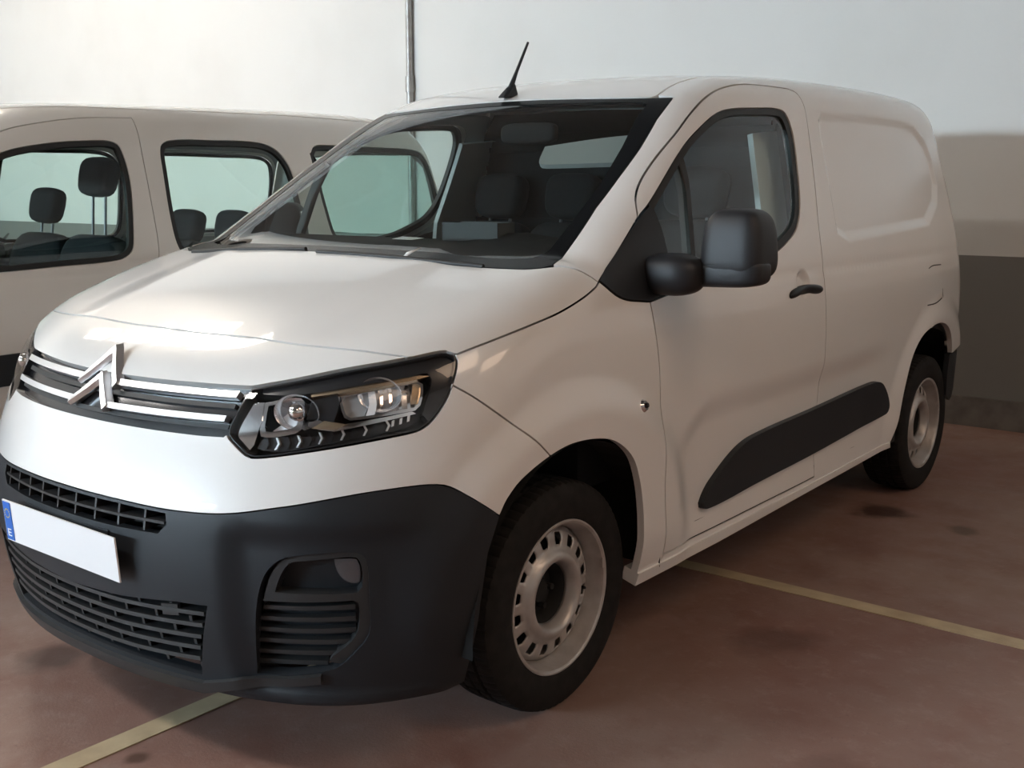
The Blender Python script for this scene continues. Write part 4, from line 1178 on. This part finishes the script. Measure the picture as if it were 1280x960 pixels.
def lflank(sd):
    door = patch('front_door', 'belt', join(d_front, d_top, d_rear, [(2.4, .33)]), LP, lv, holes=[w1], step=.035, f=FL, side=sd)
    for w, par in ((w1, door), (w2, None), (w3, None)):
        if par is None: par = frame
        i2 = inset(w, .022)
        patch('window_seal', 'belt', w, M['rubber'], par, holes=[i2], off=-.004, step=.03, flange=.02, gap=0, hole_gap=0, f=FL, side=sd)
        patch('side_window', 'belt', i2, M['lvglass'], par, off=-.012, step=.06, flange=0, gap=-.006, f=FL, side=sd)
        if w is w1:
            fw_e = conv(FL, 'nose', LWS, 'fan')
            st = conv(FL, 'belt', d_top, 'fan'); dr = conv(FL, 'belt', d_rear, 'fan')
            th = np.linspace(.43, 1.50, 24)
            rear = np.stack([th, np.full(24, 4.40)], 1)
            ar = conv(FL, 'belt', l_archr, 'fan')
            sl = conv(FL, 'belt', np.array([(1.83, .30), (2.9, .30), (S(LRW[0] - .39), .305)]), 'fan'); db = conv(FL, 'belt', np.array([(2.96, .325), (2.4, .325), (1.83, .325)]), 'fan')
            fr = join([(lhood_s[-1][0], lhood_s[-1][1])], fw_e, lrail, rear, [(1.55, 4.3)], ar[::-1], sl[::-1], db[::-1], dr[::-1], st[::-1])
            hol = [conv(FL, 'belt', q, 'fan') for q in (w2, w3)]
            frame = patch('side_frame', 'fan', fr, LP, lv, holes=hol, step=.04, f=FL, side=sd)
            patch('frame_trim', 'fan', fr, M['trim'], frame, holes=[inset(q, -.01) for q in hol], off=-.045, step=.05, flange=0, gap=.01, f=FL, side=sd)
            patch('door_trim', 'belt', join(d_front, d_top, d_rear, [(2.4, .33)]), M['card'], door, holes=[inset(w1, -.01)], off=-.045, step=.06, flange=0, gap=.01, f=FL, side=sd)
    wing = join([(1.10, .90)], lhs_b, [(1.74, 1.055)], d_front[::-1], [(1.80, .30), (l_archf[-1][0], .31)], l_archf[::-1], [(1.05, .62), (1.02, .75)])
    patch('front_wing', 'belt', wing, LP, lv, step=.04, f=FL, side=sd)
    patch('mirror_sail', 'belt', [(1.76, 1.06), (1.82, 1.03), (1.96, 1.03), (1.93, 1.08), (1.96, 1.20), (1.90, 1.20)], M['rubber'], door, off=.004, step=.05, gap=0, f=FL, side=sd)
    ellbox('door_mirror', (sd * 1.03, 1.28, 1.14), (.11, .07, .085), .5, M['mirror'], lv, n=10)
    tube('mirror_arm', [(sd * .86, 1.27, 1.09), (sd * .97, 1.27, 1.11)], .03, M['mirror'], lv, 8)
    patch('side_moulding', 'belt', [(1.86, .56), (2.95, .57), (2.95, .70), (1.86, .69)], M['plastic'], door, off=.012, step=.06, flange=.02, gap=0, f=FL, side=sd)
    patch('headlamp', 'belt', [(.62, .78), (.80, .93), (1.08, .985), (1.10, .90), (1.0, .80), (.80, .74)], M['lampgrey'], lv, off=-.01, step=.05, f=FL, side=sd)
    boxo('door_handle', (sd * (.905), 2.22, .90), (.03, .16, .035), LP, door, bevel=.012)
    for (cy, cz) in (LFW, LRW):
        w = empty('wheel', (sd * .77, cy, .312), lv)
        lathe('tyre', [(.19, sd * .07), (.205, sd * .09), (.25, sd * .098), (.295, sd * .09), (.311, sd * .065), (.312, 0), (.311, -sd * .065), (.295, -sd * .09), (.2, -sd * .09)], M['tyre'], w, n=64)
        lathe('wheel_cover', [(.0, sd * .075), (.05, sd * .078), (.12, sd * .07), (.17, sd * .082), (.2, sd * .088), (.203, sd * .07)], M['steel'], w, n=48)
        lathe('wheel_housing', [(.0, -sd * .18), (.36, -sd * .18), (.37, sd * .08)], M['dark'], w, n=40)
both(lflank)
patch('bonnet', 'fan', mir(join(lhood_f, lhood_s, [(.78, .89), (.6, .77), (.3, .73), (0, .72)])), LP, lv, step=.06, f=FL)
patch('front_bumper', 'belt', mir(join([(0, lhf_b[0][1])], lhf_b, [(1.08, .985), (.80, .93), (.62, .78), (.80, .74), (1.0, .80), (1.10, .90), (1.02, .75), (1.05, .62), (S(LFW[0] - .39), .34), (1.05, .22), (.5, .22), (0, .22)])), LP, lv, step=.06, f=FL, holes=[mir([(0, .66), (.5, .68), (.46, .56), (0, .54)]), mir([(0, .42), (.45, .42), (.40, .28), (0, .28)])])
patch('grille_back', 'belt', mir([(0, .7), (.55, .7), (.5, .25), (0, .25)]), M['rubber'], lv, off=-.03, step=.08, flange=0, f=FL)
l_top = spline([(0, 2.065), (.3, 2.075), (.5, 2.10), (.655, 2.14)])
lt_fan = conv(FL, 'nose', l_top, 'fan')
lroof = patch('roof_panel', 'fan', mir(join(lt_fan[lt_fan[:, 0] < .425], lrail, [(0, 4.42)])), LP, lv, step=.06, f=FL)
patch('headliner', 'fan', mir(join(lt_fan[lt_fan[:, 0] < .425], lrail, [(0, 4.42)])), M['card'], lroof, off=-.05, step=.08, flange=0, f=FL)
for sd in (1, -1):
    patch('roof_ditch', 'fan', np.array([(.412, 1.5), (.412, 4.0), (.424, 4.0), (.424, 1.5)]), M['rubber'], lroof, off=-.004, step=.05, flange=0, gap=0, f=FL, side=sd)
l_ws = mir(join(l_top, LWS[::-1], [(.76, 1.39), (.5, 1.31), (0, 1.285)]))
lw = patch('windscreen', 'nose', inset(l_ws, .05), M['lvglass'], lv, off=-.004, step=.08, flange=0, f=FL)
patch('windscreen_border', 'nose', l_ws, M['frit'], lw, holes=[inset(l_ws, .05)], off=-.002, step=.05, flange=0, gap=.002, hole_gap=0, f=FL)
redge = conv(FL, 'fan', np.stack([np.linspace(.43, 1.50, 24), np.full(24, 4.40)], 1), 'rear')
tailgate = mir(join([(0, lift(FL, 'fan', np.array([(0, 4.42)]))[0][0][2])], redge, [(.7, .38), (0, .36)]))
tw = mir([(0, 1.58), (.5, 1.57), (.60, 1.50), (.66, 1.14), (.6, 1.08), (0, 1.07)])
tg = patch('tailgate', 'rear', tailgate, LP, lv, holes=[tw], step=.07, f=FL)
patch('tailgate_window', 'rear', tw, M['lvglass'], tg, off=-.006, step=.1, flange=0, gap=-.01, f=FL)
patch('rear_bumper', 'rear', mir([(0, .40), (.74, .44), (.74, .22), (0, .22)]), M['plastic'], lv, off=.02, step=.07, f=FL)
boxo('floor_pan', (0, 2.2, .33), (1.5, 3.6, .10), M['dark'], lv)
boxo('engine_bay', (0, .62, .55), (1.1, .6, .5), M['dark'], lv, bevel=.04)
boxo('dashboard', (0, 1.10, .87), (1.45, .42, .30), M['card'], lv, bevel=.06, seg=3)
sw = torus('steering_wheel', .18, .016, M['rubber'], lv, (.37, 1.48, 1.0), (math.radians(62), 0, 0))
seat(lv, (.37, 2.00, -.12), M['fabric'], .52, 14, .175, .55)
seat(lv, (-.37, 2.13, -.10), M['fabric'], .52, 14, .04, .52)
for x in (.42, 0, -.42):
    seat(lv, (x, 2.75, -.13), M['fabric'], .42, 14, -.03, .50, name='rear_seat')
# ------------------------------------------------------------------ loose things
bx = empty('dashboard_box', (.225, 1.315, 1.207), label='small dark open box lying on the white van dashboard', cat='box')
bx.rotation_euler = (0, 0, math.radians(10))
M['carton'] = mat('grey_carton', (.05, .05, .052), .6)
for c, s in (((0, 0, .004), (.20, .11, .008)), ((0, -.053, .028), (.20, .004, .056)), ((0, .053, .028), (.20, .004, .056)), ((-.098, 0, .028), (.004, .11, .056)), ((.098, 0, .028), (.004, .11, .056))):
    boxo('box_side', c, s, M['carton'], bx)
M['paper'] = mat('white_paper', (.75, .75, .74), .7)
pp = link('paper_slip', mesh('paper_slip', [(-.05, -.02, 0), (.05, -.03, 0), (.055, .02, .004), (-.045, .025, .006), (-.05, -.02, .001), (.05, -.03, .001), (.055, .02, .005), (-.045, .025, .007)], [(3, 2, 1, 0), (4, 5, 6, 7), (0, 1, 5, 4), (1, 2, 6, 5), (2, 3, 7, 6), (3, 0, 4, 7)]), M['paper'], label='small white paper slip lying on the van dashboard beside the box', cat='paper')
pp.location = (-.06, 1.29, 1.2035)
# a dry leaf caught at the foot of the windscreen
P, N = lift(FV, 'nose', np.array([(.365, 1.442)]), .004)
lf = link('dry_leaf', mesh('dry_leaf', [(0, -.035, 0), (.010, -.012, .004), (.012, .012, .005), (0, .045, 0), (-.010, .014, .005), (-.009, -.010, .004), (0, 0, .010)], [(0, 1, 6), (1, 2, 6), (2, 3, 6), (3, 4, 6), (4, 5, 6), (5, 0, 6)], True), M['paper'], label='small pale dry leaf caught at the foot of the windscreen', cat='leaf')
lf.location = tuple(P[0]); lf.rotation_euler = (math.radians(28), 0, math.radians(-25))
md = lf.modifiers.new('s', 'SOLIDIFY'); md.thickness = .0015
